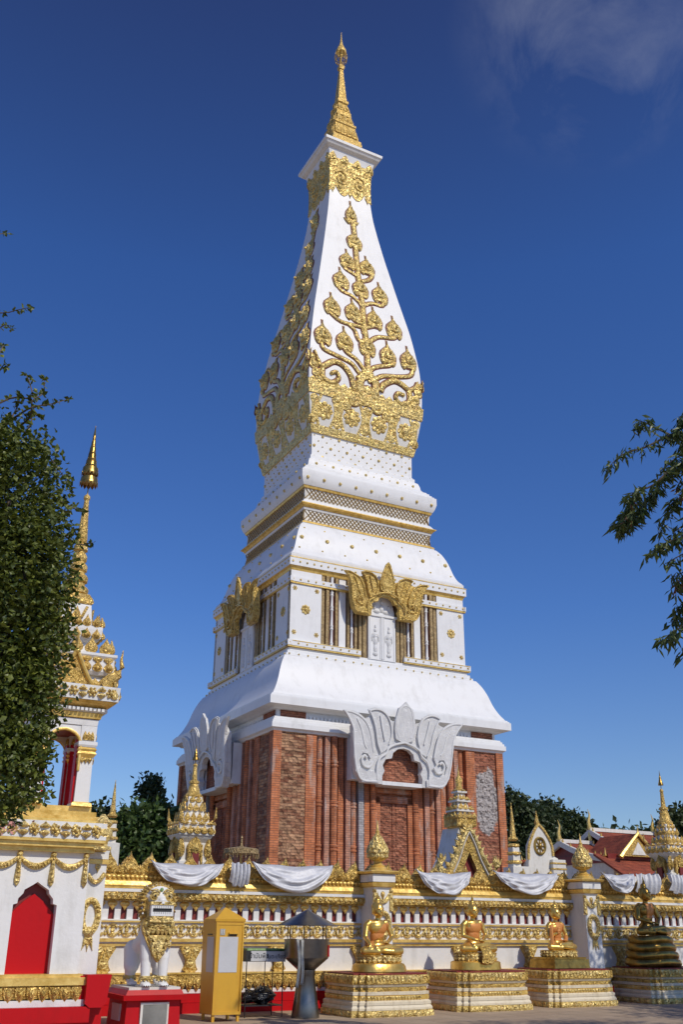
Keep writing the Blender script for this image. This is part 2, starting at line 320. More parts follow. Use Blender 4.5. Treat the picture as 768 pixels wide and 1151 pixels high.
def link(name, mb, mat, parent=None, smooth=False, mats=None):
    me = bpy.data.meshes.new(name); me.from_pydata(mb.v, [], mb.f); me.validate()
    bm = bmesh.new(); bm.from_mesh(me); bmesh.ops.recalc_face_normals(bm, faces=bm.faces); bm.to_mesh(me); bm.free()
    me.materials.append(MATS[mat])
    if smooth:
        me.shade_smooth()
        try: me.set_sharp_from_angle(angle=R(smooth if smooth > 1 else 40))
        except Exception: pass
    o = bpy.data.objects.new(name, me); sc.collection.objects.link(o); o.parent = parent
    return o
def tag(o, label=None, cat=None, group=None, kind=None):
    if label: o['label'] = label
    if cat: o['category'] = cat
    if group: o['group'] = group
    if kind: o['kind'] = kind
    return o
def thing(name, label, cat, s, t, z=0, rot=0, group=None):
    o = bpy.data.objects.new(name, None); o.empty_display_size = .2; sc.collection.objects.link(o)
    o.location = Wp(s, t, z); o.rotation_euler = (0, 0, YAW+rot); return tag(o, label, cat, group)
class Kit:                                    # gathers the meshes of one thing, one per part name and material
    def __init__(s, root): s.root = root; s.d = {}
    def __call__(s, name, mat, smooth=False):
        k = (name, mat)
        if k not in s.d: s.d[k] = (MB(), smooth)
        return s.d[k][0]
    def done(s):
        out = {}
        for (n, m), (mb, sm) in s.d.items():
            if mb.v: out[n] = link_all(n, mb, m, s.root, sm)[0]
        s.d = {}; return out
def copy_tree(o, parent=None):
    c = o.copy(); sc.collection.objects.link(c); c.parent = parent
    for ch in list(o.children): copy_tree(ch, c)
    return c
def front(x0, y0, z0, lean=0): return lambda a, b, d: (x0+a, y0-d+lean*b, z0+b)
def catmull(pts, n=6):
    out = []; P = [pts[0]]+list(pts)+[pts[-1]]
    for i in range(1, len(P)-2):
        for k in range(n):
            t = k/n; out.append(tuple(.5*((2*P[i][c])+(-P[i-1][c]+P[i+1][c])*t+(2*P[i-1][c]-5*P[i][c]+4*P[i+1][c]-P[i+2][c])*t*t+(-P[i-1][c]+3*P[i][c]-3*P[i+1][c]+P[i+2][c])*t**3) for c in range(len(pts[0]))))
    out.append(tuple(pts[-1])); return out

# ------------------------------------------------------------------ ground
g = MB(); g.add([(-1500, -1500, 0), (1500, -1500, 0), (1500, 1500, 0), (-1500, 1500, 0)], [(0, 1, 2, 3)])
tag(link('ground', g, 'paving'), kind='structure')

# ------------------------------------------------------------------ the stupa
stupa = bpy.data.objects.new('stupa', None); sc.collection.objects.link(stupa); stupa.location = TC; stupa.rotation_euler = (0, 0, YAW)
tag(stupa, 'tall white and gold stupa tower on a carved red brick base', 'stupa')
def face4(name, mb, mat, smooth=False, label=None, faces=(0, 1, 2, 3), parent=None):
    outs = []
    for o in link_all(name, mb, mat, parent or stupa, smooth):
        for k in faces:
            c = o if k == faces[0] else o.copy()
            if c is not o: sc.collection.objects.link(c)
            c.rotation_euler = (0, 0, -k*pi/2)
            if label: c['label'] = label
            outs.append(c)
    return outs
def sqpart(name, mat, prof, smooth=False):
    b = MB(); b.sq(prof); return link(name, b, mat, stupa, smooth)
# brick base
sqpart('brick_body', 'brick', [(-.1, 5.45), (9.03, 5.45)])
def fmap(w): return lambda a, b, d: (a, -w-d, b)
Zb, Zt = 0, 9.04
b = MB(); b.box(5.37, 5.75, -5.75, -5.37, Zb, Zt); b.box(5.37, 5.6, -5.62, -5.37, 3.0, 3.1)
face4('corner_pilaster', b, 'brick')
b = MB(); b.box(4.215, 5.37, -5.66, -5.4, Zb, Zt)
o = link('carved_panel', b, 'brick_plastered', stupa); o['label'] = 'carved brick panel with a large pitted grey patch'
b = MB(); b.box(-5.37, -4.215, -5.66, -5.4, Zb, Zt)
o = link('carved_panel', b, 'brick_carved', stupa); o['label'] = 'deeply weathered carved brick panel beside the near corner'
b = MB(); b.box(4.215, 5.37, -5.66, -5.4, Zb, Zt); b2 = MB(); b2.box(-5.37, -4.215, -5.66, -5.4, Zb, Zt)
face4('carved_panel', b, 'brick_carved', faces=(1, 2, 3)); face4('carved_panel', b2, 'brick_carved', faces=(1, 2, 3))
# pilasters and clustered columns: (inner x, width, proud, kind)
cols = [(3.74, .47, .24, 'flat', 'brick'), (3.40, .24, .12, 'round', 'brick'), (3.10, .22, .22, 'flat', 'brick_pale'), (2.74, .30, .26, 'round', 'brick'), (2.42, .24, .14, 'flat', 'brick'),
        (2.12, .22, .22, 'flat', 'brick_pale'), (1.80, .26, .14, 'round', 'brick'), (1.50, .24, .24, 'flat', 'brick_grey'), (1.20, .24, .16, 'flat', 'brick'), (.92, .25, .26, 'round', 'brick')]
for sx in (-1, 1):
    for x, w, pr, kd, mt in cols:
        b = MB()
        if sx > 0 and mt == 'brick_grey': mt = 'brick_pale'
        if kd == 'flat':
            b.box(sx*x if sx > 0 else -x-w, sx*x+w if sx > 0 else -x, -5.45-pr, -5.44, Zb, Zt)
        else:
            cx = sx*(x+w/2); r = w/2
            prof = [(Zb, r)]
            for zz in (2.2, 4.6, 6.3, 7.9): prof += [(zz-.12, r), (zz-.1, r*1.22), (zz-.03, r*1.22), (zz-.01, r*1.02), (zz+.03, r*1.02), (zz+.05, r*1.22), (zz+.12, r*1.22), (zz+.14, r)]
            prof += [(Zt, r)]; b.lathe(prof, 10, (cx, -5.45-pr+r*.6))
        face4('brick_column', b, mt, 35 if kd == 'round' else False)
b = MB(); b.box(-.9, -.68, -5.62, -5.4, Zb, 6.75); b.box(.68, .9, -5.62, -5.4, Zb, 6.75); b.box(-.9, .9, -5.62, -5.4, 6.52, 6.78); b.box(-.9, .9, -5.60, -5.4, 6.9, 7.05)
for zz in (7.05,): b.box(-.9, .9, -5.55, -5.4, zz, Zt)
face4('door_frame', b, 'brick')
b = MB(); b.box(-.68, -.03, -5.53, -5.44, Zb, 6.52); b.box(.03, .68, -5.53, -5.44, Zb, 6.52); b.box(-.06, .06, -5.57, -5.44, Zb, 6.52)
for q in range(9):
    for sx in (-1, 1): b.box(sx*.355-.22, sx*.355+.22, -5.55, -5.5, .4+q*.7, .4+q*.7+.55)
face4('door', b, 'brick_carved_red')
# white cornice band over the bricks
sqpart('cornice', 'white', [(9.03, 5.5), (9.035, 5.74), (9.10, 5.78), (9.16, 5.87), (9.36, 5.87), (9.37, 5.82), (9.46, 5.82), (9.47, 5.76), (9.55, 5.76), (9.56, 5.70), (9.63, 5.70), (9.64, 5.52), (10.0, 5.52)])
b = MB()
for sx in (-1, 1): b.box(sx*4.78-.58, sx*4.78+.58, -5.56, -5.5, 9.66, 9.93)
face4('brick_inset', b, 'brick_carved_red')
b = MB()
for i in range(46):
    x = -4.0+i*8.0/45
    b.box(x-.05, x+.05, -5.60, -5.5, 9.66, 9.78)
face4('dentil_row', b, 'white')
# big roof of the base
roof = [(9.94, 5.5), (9.97, 5.74), (10.05, 5.80), (10.07, 6.08), (10.40, 6.08), (10.41, 6.03), (10.46, 6.03), (10.47, 5.97), (10.52, 5.97), (10.53, 5.90)]
roof += catmull([(10.60, 5.86), (10.85, 5.70), (11.25, 5.52), (11.75, 5.36), (12.15, 5.19), (12.46, 5.0)], 4) + [(12.50, 4.90), (12.59, 4.90), (12.6, 4.80), (12.75, 4.80), (12.76, 4.70), (12.90, 4.70)]
sqpart('lower_roof', 'white_clean', roof, 50)
# second storey
sqpart('storey_wall', 'maroon', [(12.88, 4.50), (16.6, 4.50)])
b = MB()
for x0, x1 in ((3.12, 4.66), (-4.66, -3.12)):
    b.box(x0, x1, -4.66, -4.4, 12.89, 16.52)
b2 = b; face4('wall_panel', b2, 'white_clean')
def rosette(mb, mp, a, b_, r, th, n=8):
    for i in range(n):
        an = 2*pi*i/n; mb.dome(mp, a+.68*r*cos(an), b_+.68*r*sin(an), r*.34, th*.8, 6)
    mb.dome(mp, a, b_, r*.42, th*1.4, 8)
b = MB()
for sx in (-1, 1):
    rosette(b, fmap(4.655), sx*3.9, 14.72, .24, .07)
    for dx in (-.55, .55):
        for zz in (13.62, 15.66): rosette(b, fmap(4.655), sx*3.9+dx, zz, .12, .05, 6)
face4('gold_rosette', b, 'gold_relief', 40)
# clustered pilasters of the storey, white and gilt on maroon
c2 = [(2.94, .15, .12, 'gold_dull', 'f'), (2.72, .15, .16, 'gold_dull', 'f'), (2.46, .17, .10, 'white_clean', 'r'), (2.26, .12, .14, 'gold_dull', 'f'), (1.84, .34, .10, 'white_clean', 'f'),
      (1.66, .11, .15, 'gold_dull', 'f'), (1.44, .15, .10, 'white_clean', 'r'), (1.25, .12, .12, 'gold_dull', 'f'), (1.04, .14, .18, 'gold_dull', 'f'), (.80, .17, .18, 'gold_dull', 'f')]
for sx in (-1, 1):
    for x, w, pr, mt, kd in c2:
        b = MB(); x0 = x if sx > 0 else -x-w
        if kd == 'f': b.box(x0, x0+w, -4.5-pr, -4.49, 12.89, 16.5)
        else:
            r = w/2; prof = [(12.89, r*1.2)]
            for zz in (13.3, 14.1, 15.0, 15.7): prof += [(zz-.12, r*.75), (zz-.08, r*1.1), (zz, r*.8), (zz+.08, r*1.1), (zz+.12, r*.75)]
            prof += [(16.5, r)]; b.lathe(prof, 8, (x0+r, -4.5-pr+r*.4))
        face4('pilaster', b, mt, 35 if kd == 'r' else False)
# horizontal bands with studs
def studs(mb, w, z, x0, x1, n, r=.05, h=.05):
    for i in range(n): mb.dome(fmap(w), x0+(x1-x0)*i/(n-1), z, r, h, 7)
b = MB(); b.box(1.15, 4.86, -4.82, -4.6, 12.97, 13.21); b.box(-4.82, -1.15, -4.82, -4.6, 12.97, 13.21)
b.box(1.3, 4.79, -4.74, -4.6, 15.95, 16.17); b.box(-4.74, -1.3, -4.74, -4.6, 15.95, 16.17)
face4('string_course', b, 'white_clean')
b = MB(); b.box(1.14, 4.84, -4.80, -4.6, 12.91, 12.967); b.box(-4.80, -1.14, -4.80, -4.6, 12.91, 12.967); b.box(1.3, 4.77, -4.72, -4.6, 15.87, 15.947); b.box(-4.72, -1.3, -4.72, -4.6, 15.87, 15.947)
b.box(1.15, 4.83, -4.835, -4.6, 13.17, 13.20); b.box(-4.83, -1.15, -4.835, -4.6, 13.17, 13.20)
face4('gold_edging', b, 'gold_smooth')
b = MB()
for sx in (-1, 1):
    studs(b, 4.82, 13.08, sx*1.35, sx*4.7, 9); studs(b, 4.74, 16.06, sx*1.9, sx*4.6, 8)
studs(b, 4.90, 12.56, -4.75, 4.75, 22, .045, .05)
face4('stud', b, 'gold_relief', 40)
sqpart('gold_soffit', 'gold_smooth', [(16.45, 4.52), (16.5, 4.66), (16.62, 4.70), (16.70, 4.77)])
sqpart('upper_cornice', 'white_clean', [(16.69, 4.70), (16.70, 4.80), (17.06, 4.80), (17.065, 4.70)])
sqpart('gold_edging', 'gold_smooth', [(17.06, 4.75), (17.062, 4.815), (17.10, 4.815), (17.11, 4.74)])
b = MB(); studs(b, 4.80, 16.88, -4.65, 4.65, 27, .055, .05); face4('stud', b, 'gold_relief', 40)
# inner door with relief figures
b = MB(); b.box(-.72, .72, -4.74, -4.45, 12.89, 15.0)
n = 12; arch = [(-.7, 15.0), (.7, 15.0)]+[(.7*cos(pi*i/n), 15.0+1.12*sin(pi*i/n)**1.0) for i in range(1, n)]
b.prism(arch, fmap(4.5), .2); b.box(-.80, .80, -4.80, -4.5, 14.93, 15.03); b.box(-.04, .04, -4.78, -4.7, 12.95, 14.93)
for sx in (-1, 1):
    b.box(sx*.37-.29, sx*.37-.25, -4.765, -4.7, 12.95, 14.93); b.box(sx*.37+.25, sx*.37+.29, -4.765, -4.7, 12.95, 14.93)
face4('door', b, 'white_clean')
b = MB()
for sx in (-1, 1):
    x = sx*.36
    for (zz, rx, rz) in ((13.15, .14, .1), (13.4, .1, .28), (13.75, .12, .25), (14.02, .17, .16), (14.27, .08, .11), (14.42, .05, .12)):
        b.ball((x, -4.75, zz), 1, 8, 6, (rx, .06, rz))
    for q in (-1, 1): b.ball((x+q*.17, -4.75, 13.9), 1, 6, 5, (.04, .04, .2))
for (x, zz, rx, rz) in ((0, 15.35, .12, .2), (0, 15.65, .08, .12), (-.25, 15.2, .2, .1), (.25, 15.2, .2, .1), (0, 15.85, .05, .12), (-.38, 15.4, .08, .15), (.38, 15.4, .08, .15)): b.ball((x, -4.71, zz), 1, 8, 6, (rx, .07, rz))
face4('relief_figure', b, 'plaster_carved', 50)
# flame pediments: five lobed fronts over the doors
def pediment(mp, W, zb, ztip, zside, hole, wb, th, lobes):
    b = MB(); H = ztip-zb; S = zside-zb
    half = [(.335, 0), (.66, 0), (.77, .14), (.81, .35), (.83, .60), (.86, .80), (.72, .90), (.62, .93), (.55, .98), (.30, .96), (.19, .92), (0, 1.0)]
    hl = [(.335, 0), (.335, .12), (.30, .19), (.335, .27), (.29, .36), (.19, .38), (.17, .46), (.10, .52), (0, .54)]
    out = [(x*W, y*S+zb) for x, y in half]+[(-x*W, y*S+zb) for x, y in half[-2::-1]]
    inn = [(-x*W, y*S+zb) for x, y in hl[1:]]+[(x*W, y*S+zb) for x, y in hl[-2:0:-1]]
    b.prism(out+inn, mp, th*.74)
    for sx in (-1, 1):
        for P, t2 in (([(1.02, 1.0), (.92, .88), (.86, .74), (.84, .55), (.82, .35), (.78, .15), (.67, .003), (.40, .003), (.39, .10), (.50, .17), (.60, .16), (.70, .20), (.735, .32), (.68, .42), (.60, .41), (.55, .34), (.50, .44), (.53, .60), (.58, .76), (.66, .90), (.76, .97), (.88, 1.01)], 1.0),
                      ([(.40, .42), (.465, .58), (.50, .76), (.56, .93), (.62, 1.05), (.52, 1.09), (.40, 1.08), (.30, 1.02), (.23, .90), (.20, .72), (.24, .55), (.31, .48)], .9)):
            b.prism([(sx*x*W, y*S+zb) for x, y in P][::sx], mp, th*t2, th*.7)
    P = [(0, H/S), (.055, H/S*.95), (.12, 1.12), (.165, .95), (.175, .80), (.15, .66), (0, .60)]
    b.prism([(x*W, y*S+zb) for x, y in P]+[(-x*W, y*S+zb) for x, y in P[-2:0:-1]], mp, th*1.04, th*.7)
    return b, H
def pedrelief(mp, W, zb, H, zs, th, hole):
    b = MB(); S = zs-zb
    for sx in (-1, 1):
        for P, w_ in ((((.99, .985), (.88, .98), (.76, .94), (.66, .87), (.585, .75), (.54, .60), (.51, .44)), .014), (((.51, .30), (.57, .22), (.66, .24), (.69, .32), (.65, .38), (.61, .35)), .018),
                      (((.99, .985), (.90, .86), (.84, .72), (.82, .5), (.80, .34), (.75, .14), (.66, .03), (.42, .03)), .014),
                      (((.60, 1.03), (.50, 1.06), (.40, 1.05), (.31, .99), (.245, .88), (.22, .72), (.26, .57)), .012), (((.60, 1.03), (.54, .93), (.48, .76), (.445, .58), (.39, .45)), .012),
                      (((.43, .05), (.44, .22), (.40, .36), (.30, .44), (.26, .52), (.15, .58), (0, .62)), .016), (((.80, .9), (.72, .75), (.66, .55), (.62, .48)), .012), (((.42, .98), (.38, .8), (.33, .62)), .012)):
            b.ribbon(mp, catmull([(sx*x*W, zb+y*S) for x, y in P], 4), w_*W, th)
    for sx in (-1, 1): b.ribbon(mp, catmull([(0, zb+H*.95), (sx*.085*W, zb+1.12*S), (sx*.135*W, zb+.95*S), (sx*.14*W, zb+.8*S), (sx*.1*W, zb+.69*S)], 4), .011*W, th)
    return b
# white one on the brick base (leans out a little), gilt one over the upper door
def mlean(w, z0, k): return lambda a, b_, d: (a, -(w+k*(b_-z0)+.02*abs(a)**1.0*0)-d, b_)
mpA = mlean(6.08, 7.16, .10)
b, H = pediment(mpA, 2.95, 7.16, 10.62, 9.98, (.90,), 1.96, .32, 5)
b2 = pedrelief(lambda a, b_, d: mpA(a, b_, d+.312), 2.95, 7.16, H, 9.98, .04, .9)
ped = face4('pediment', b, 'plaster_carved'); 
r_ = link('scroll_moulding', b2, 'plaster_carved_base', ped[0], 40)
for p_ in ped[1:]:
    c = r_.copy(); sc.collection.objects.link(c); c.parent = p_
b = MB(); b.box(-1.6, 1.6, -6.1, -5.5, 7.25, 9.0)   # masonry behind the pediment, open in the middle
bb = MB(); bb.box(-2.3, -1.0, -6.08, -5.4, 7.3, 9.02); bb.box(1.0, 2.3, -6.08, -5.4, 7.3, 9.02); bb.box(-1.1, 1.1, -6.08, -5.4, 8.95, 9.02)
face4('pediment_back', bb, 'white')
bb = MB(); bb.box(-1.0, 1.0, -6.0, -5.4, 7.30, 8.95); face4('masonry_fill', bb, 'brick_carved_red')
bb = MB(); bb.box(-.98, .98, -6.32, -5.4, 7.14, 7.295); face4('sill', bb, 'white')
mpB = mlean(4.86, 14.83, .10)
b, H = pediment(mpB, 2.27, 14.83, 17.45, 16.68, (.72,), 1.60, .30, 5)
b2 = pedrelief(lambda a, b_, d: mpB(a, b_, d+.295), 2.27, 14.83, H, 16.68, .06, .72)
ped = face4('pediment', b, 'gold_old', label='gilt five lobed flame pediment over the upper door')
r_ = link('scroll_moulding', b2, 'gold_old', ped[0], 40)
for p_ in ped[1:]:
    c = r_.copy(); sc.collection.objects.link(c); c.parent = p_
# concave roof above the storey, gilt lattice bands, stem and bulb
sqpart('upper_roof', 'white_clean', [(17.10, 4.68), (17.17, 4.72), (17.28, 4.72), (17.3, 4.69)]+catmull([(17.36, 4.66), (17.55, 4.51), (17.86, 4.38), (18.25, 4.27), (18.6, 4.16), (19.0, 3.98), (19.28, 3.78)], 4)+[(19.3, 3.72), (19.36, 3.72)], 50)
b = MB()
def wroof(z):
    P = [(17.36, 4.66), (17.55, 4.51), (17.86, 4.38), (18.25, 4.27), (18.6, 4.16), (19.0, 3.98), (19.28, 3.78)]
    for (z0, w0), (z1, w1) in zip(P, P[1:]):
        if z <= z1: return w0+(w1-w0)*(z-z0)/(z1-z0)
    return P[-1][1]
for zz, n_, r_ in ((17.75, 8, .05), (18.35, 7, .11), (18.95, 8, .05)):
    w = wroof(zz)
    for i in range(n_):
        x = (-w+.25)+(2*w-.5)*i/(n_-1); b.dome(fmap(w-.01), x, zz, r_, r_*1.1, 8)
face4('stud', b, 'gold_relief', 40)
sqpart('gold_moulding', 'gold_smooth', [(19.35, 3.5), (19.36, 3.74), (19.44, 3.70), (19.52, 3.60), (19.55, 3.5)])
def latmap(w0, w1, z0, z1): return lambda a, b_, d: (a, -(w0+(w1-w0)*(b_-z0)/(z1-z0))-d, b_)
def lattice(mb, w0, w1, z0, z1, step=.22):
    mp = latmap(w0, w1, z0, z1); h = z1-z0; x = -w0
    while x < w0:
        for dx in (h*.9, -h*.9):
            xa, xb = x, x+dx
            if dx < 0: xa, xb = x+h*.9, x
            xa = max(-w0, min(w0, xa)); xb = max(-w0, min(w0, xb))
            if abs(xa-xb) > .1: mb.ribbon(mp, [(xa, z0), ((xa+xb)/2, (z0+z1)/2), (xb, z1)], .032, .045, 2)
        x += step
sqpart('lattice_ground', 'white_small', [(19.54, 3.58), (20.10, 3.56)]); sqpart('lattice_ground', 'white_small', [(20.66, 3.54), (21.24, 3.58)])
for a4 in ((3.58, 3.56, 19.56, 20.08), (3.54, 3.58, 20.70, 21.22)):
    b = MB(); lattice(b, *a4); face4('gold_lattice', b, 'gold_dull')
sqpart('ridge_band', 'white_clean', [(20.09, 3.5), (20.10, 3.60), (20.20, 3.64), (20.21, 3.5)]); sqpart('ridge_band', 'white_clean', [(20.44, 3.72), (20.45, 3.72), (20.60, 3.62), (20.66, 3.56)])
sqpart('gold_moulding', 'gold_smooth', [(20.205, 3.6), (20.21, 3.66), (20.30, 3.72), (20.36, 3.82), (20.40, 3.82), (20.44, 3.74)])
sqpart('gold_moulding', 'gold_smooth', [(21.23, 3.55), (21.24, 3.64), (21.34, 3.68), (21.36, 3.6)])
sqpart('stud_cornice', 'white_clean', [(21.35, 3.55), (21.36, 3.70), (21.5, 3.78), (21.75, 3.86), (22.12, 3.86), (22.13, 3.78), (22.2, 3.78), (22.21, 3.69), (22.3, 3.69), (22.31, 3.60), (22.42, 3.60), (22.43, 3.50), (22.52, 3.50), (22.6, 3.36), (22.72, 3.28), (22.9, 3.25), (23.1, 3.18), (23.2, 3.06), (23.38, 3.06), (23.39, 2.99), (23.46, 2.99), (23.47, 2.95), (24.70, 2.96)], 30)
b = MB(); studs(b, 3.80, 21.72, -3.55, 3.55, 9, .10, .12)
for j in range(7):
    zz = 22.85+j*.29; w = 3.25 if j == 0 else (3.1 if j == 1 else 2.96)
    n_ = 13 if j % 2 == 0 else 12
    for i in range(n_):
        x = (i-(n_-1)/2)*.47; big = (i+j//2) % 2 == 0 if j % 2 == 0 else False
        if abs(x) < w-.08: b.dome(fmap(w-.01), x, zz, .085 if big else .045, .09 if big else .05, 7)
face4('stud', b, 'gold_relief', 40)
PB = [(24.69, 2.97), (25.6, 3.17), (26.84, 3.35), (27.97, 3.42), (28.98, 3.40), (29.95, 3.34), (31.08, 3.2), (32.42, 3.0), (33.7, 2.76), (34.96, 2.52), (36.6, 2.22), (38.41, 1.90), (40.58, 1.56), (41.8, 1.43), (42.7, 1.375), (43.9, 1.38), (44.7, 1.46), (45.3, 1.60)]
BP = catmull(PB, 6)
def wb(z):
    if z <= BP[0][0]: return BP[0][1]
    for (z0, w0), (z1, w1) in zip(BP, BP[1:]):
        if z <= z1: return w0+(w1-w0)*(z-z0)/(z1-z0)
    return BP[-1][1]
sqpart('bulb', 'white_clean', BP, 50)
def bmap(a, b_, d):
    d *= .62; w = wb(b_); s = (wb(b_+.1)-wb(b_-.1))/.2; q = 1/sqrt(1+s*s); return (a, -w-d*q, b_-0*d*s*q)
def pb(x, y):                       # a point of the photograph laid on the curved south face of the bulb
    w = 3
    for _ in range(12): a, z = onface(x, y, w); w = wb(z)
    return a, z
def A(x, y): return pb(340+x/5.486, 360+y/5.486)
def B(x, y): return pb(340+x/5.486, 200+y/5.486)
class Backed(MB):                    # gilt relief over a wider dark red backing: reddish edges and painted shadow outlines
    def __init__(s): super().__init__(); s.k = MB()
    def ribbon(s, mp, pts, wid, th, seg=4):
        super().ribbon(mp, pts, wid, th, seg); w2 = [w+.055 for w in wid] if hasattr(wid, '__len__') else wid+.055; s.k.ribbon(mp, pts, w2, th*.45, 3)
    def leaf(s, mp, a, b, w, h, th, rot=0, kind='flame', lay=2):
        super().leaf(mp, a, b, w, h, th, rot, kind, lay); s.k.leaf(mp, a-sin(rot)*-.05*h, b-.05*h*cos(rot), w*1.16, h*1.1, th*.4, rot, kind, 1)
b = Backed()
def stem(pts, w, th=.20): b.ribbon(bmap, catmull(pts, 4), w*1.35, th, 5)
ring = A(402, 405)
for rr, ww in ((.62, .17), (.42, .10)):
    b.ribbon(bmap, [(ring[0]+rr*.85*cos(2*pi*i/20), ring[1]+rr*1.15*sin(2*pi*i/20)) for i in range(21)], ww, .20, 4)
for i in range(16):
    an = 2*pi*i/16; b.dome(bmap, ring[0]+.66*cos(an), ring[1]+.88*sin(an), .14, .17, 7)
stem([A(402, 330), A(398, 200), A(388, 90), B(378, 900), B(368, 770), B(345, 620), B(330, 470), B(318, 330), B(300, 200)], .12)
buds = [(A, 125, 78), (A, 258, 118), (A, 397, 150), (A, 525, 208), (A, 650, 240), (A, 562, 48), (B, 298, 225), (B, 318, 385), (B, 275, 505), (B, 395, 548), (B, 235, 622), (B, 355, 675), (B, 475, 715), (B, 180, 780), (B, 310, 818), (B, 440, 868)]
for fn, x, y in buds:
    a, z = fn(x, y); tall = 1.35 if y < 240 and fn is B else (1.15 if fn is A or y > 600 else 1.1)
    tall *= 1.12; w_ = .98 if tall < 1.4 else .74
    b.leaf(bmap, a, z-.48*tall*1.1, w_, tall*1.18, .34, kind='bud', lay=3)
    for sx in (-1, 1):
        b.leaf(bmap, a+sx*w_*.16, z-.36*tall, w_*.36, tall*.46, .40, -sx*.25, 'flame', 1)
        b.leaf(bmap, a+sx*w_*.20, z-.56*tall, w_*.30, tall*.34, .22, -sx*.8, 'petal', 1)
        b.dome(bmap, a+sx*w_*.36, z-.05*tall, .09, .30, 6); b.dome(bmap, a+sx*w_*.26, z+.16*tall, .07, .26, 6)
    b.ribbon(bmap, [(a, z+.50*tall), (a, z+.72*tall)], .025, .04, 3)
for pts in ([A(398, 365), A(350, 325), A(300, 265), A(205, 215), A(130, 175), A(115, 125)], [A(402, 330), A(368, 290), A(330, 240), A(270, 195), A(248, 150)], [A(392, 165), A(345, 120), A(320, 60), A(270, 15)],
            [A(402, 345), A(430, 300), A(480, 285), A(540, 278), A(545, 245)], [A(405, 380), A(450, 365), A(500, 345), A(600, 350), A(670, 340), A(680, 285)], [A(394, 165), A(420, 130), A(470, 105), A(560, 112), A(592, 80)],
            [B(370, 825), B(375, 790), B(430, 775), B(490, 790), B(500, 755)], [B(378, 965), B(372, 930), B(340, 915), B(235, 885), B(165, 825)], [B(368, 800), B(350, 770), B(300, 725), B(240, 695), B(215, 655)], [B(346, 645), B(335, 610), B(310, 590), B(265, 560), B(262, 535)],
            [B(365, 640), B(410, 630), B(430, 605)], [B(378, 950), B(375, 930), B(440, 915)], [B(365, 900), B(320, 880), B(300, 850)]):
    stem(pts, .085, .15)
for sx, pts, hook in ((-1, [(318, 440), (300, 350), (250, 280), (190, 255), (120, 285), (95, 245), (72, 185)], [(120, 285), (125, 350), (180, 385), (222, 360), (210, 320), (180, 325)]),
                      (1, [(480, 440), (500, 400), (560, 375), (610, 395), (655, 430), (690, 420), (708, 385)], [(655, 430), (660, 500), (610, 520), (575, 480), (590, 450), (620, 460)])):
    b.ribbon(bmap, catmull([A(*p) for p in pts], 4), [.16]*17+[.12]*4+[.08]*3+[.03], .22, 5)
    b.ribbon(bmap, catmull([A(*p) for p in hook], 4), [.17-.005*i for i in range(21)], .20, 5)
    for p in catmull([A(*p) for p in pts[1:5]], 3)+catmull([A(*p) for p in hook], 2): b.dome(bmap, p[0], p[1]-.02, .13, .25, 6)
for x, y, rr in ((322, 492, .42), (465, 545, .42), (395, 500, .3), (402, 440, .25)):
    a, z = A(x, y); b.ribbon(bmap, [(a+rr*(1-.035*i)*cos(i*.5), z+rr*(1-.035*i)*sin(i*.5)) for i in range(22)], .12, .18, 4); b.dome(bmap, a, z, rr*.4, .2, 8)
for x, y in ((215, 490), (570, 590), (270, 520), (520, 590)):
    a, z = A(x, y); b.leaf(bmap, a, z-.35, .6, 1.0, .16, 0, 'flame', 2)
for sx in (-1, 1):
    for i in range(4):
        zz = 27.55+i*.42; w = wb(zz); b.leaf(bmap, sx*(w-.15-.05*(4-i)*(4-i)*0-.0)+(-sx)*(.55-.16*i), zz-.2, .55, .75, .15, -sx*.55, 'flame', 2)
face4('gold_foliage_relief', b, 'gold_tower', 50); face4('relief_edge_shade', b.k, 'red_edge_shade')
# waist band of rosettes
sp = [(z, w) for z, w in BP if 24.72 < z < 27.7]
b = MB(); 
def band(mb, z0, z1, off, n=5):
    mb.loft([[(sx*(wb(z0+(z1-z0)*i/n)+off), sy*(wb(z0+(z1-z0)*i/n)+off), z0+(z1-z0)*i/n) for sx, sy in ((-1, -1), (1, -1), (1, 1), (-1, 1))] for i in range(n+1)])
band(b, 24.72, 25.12, .07); band(b, 26.78, 27.5, .07); o_ = link('gold_waist_band', b, 'gold_tower', stupa)
b = MB(); band(b, 25.12, 26.78, .015); link('band_ground', b, 'white_small', stupa)
b = MB()
for x0, z0 in ((0, 24.92), (0, 27.0), (0, 27.32)):
    w = wb(z0); n_ = 44
    for i in range(n_): b.dome(lambda a, q, d: bmap(a, q, d+.06), -w+.08+(2*w-.16)*i/(n_-1), z0, .055, .05, 6)
for i in range(4):
    a = (i-1.5)*1.62; z = 25.95; rosette(b, bmap, a, z, .52, .16, 8); b.dome(bmap, a, z, .28, .2, 8)
for i in range(5):
    a = (i-2)*1.62; a = max(-3.05, min(3.05, a))
    for sg in (-1, 1):
        if abs(a+sg*.3) < 3.2:
            b.ribbon(bmap, [(a+sg*(.16+.22*abs(q)**1.6), 25.95+q*.80) for q in [i/8-1 for i in range(17)]], .10, .09, 3)
    b.leaf(bmap, a, 25.15, .5, .75, .1, 0, 'flame', 1); b.leaf(bmap, a, 26.75, .5, .75, .1, pi, 'flame', 1)
    b.box(0, 0, 0, 0, 0, 0) if False else None
    b.ribbon(bmap, [(a, 25.2), (a, 26.7)], .14, .1, 4)
face4('gold_rosette_band', b, 'gold_tower', 40)
b = MB()
for i in range(15):
    w = wb(27.5); b.leaf(bmap, -w+.22+(2*w-.44)*i/14, 27.46, .40, .30, .1, 0, 'flame', 1)
face4('gold_leaf_edging', b, 'gold_tower', 40)
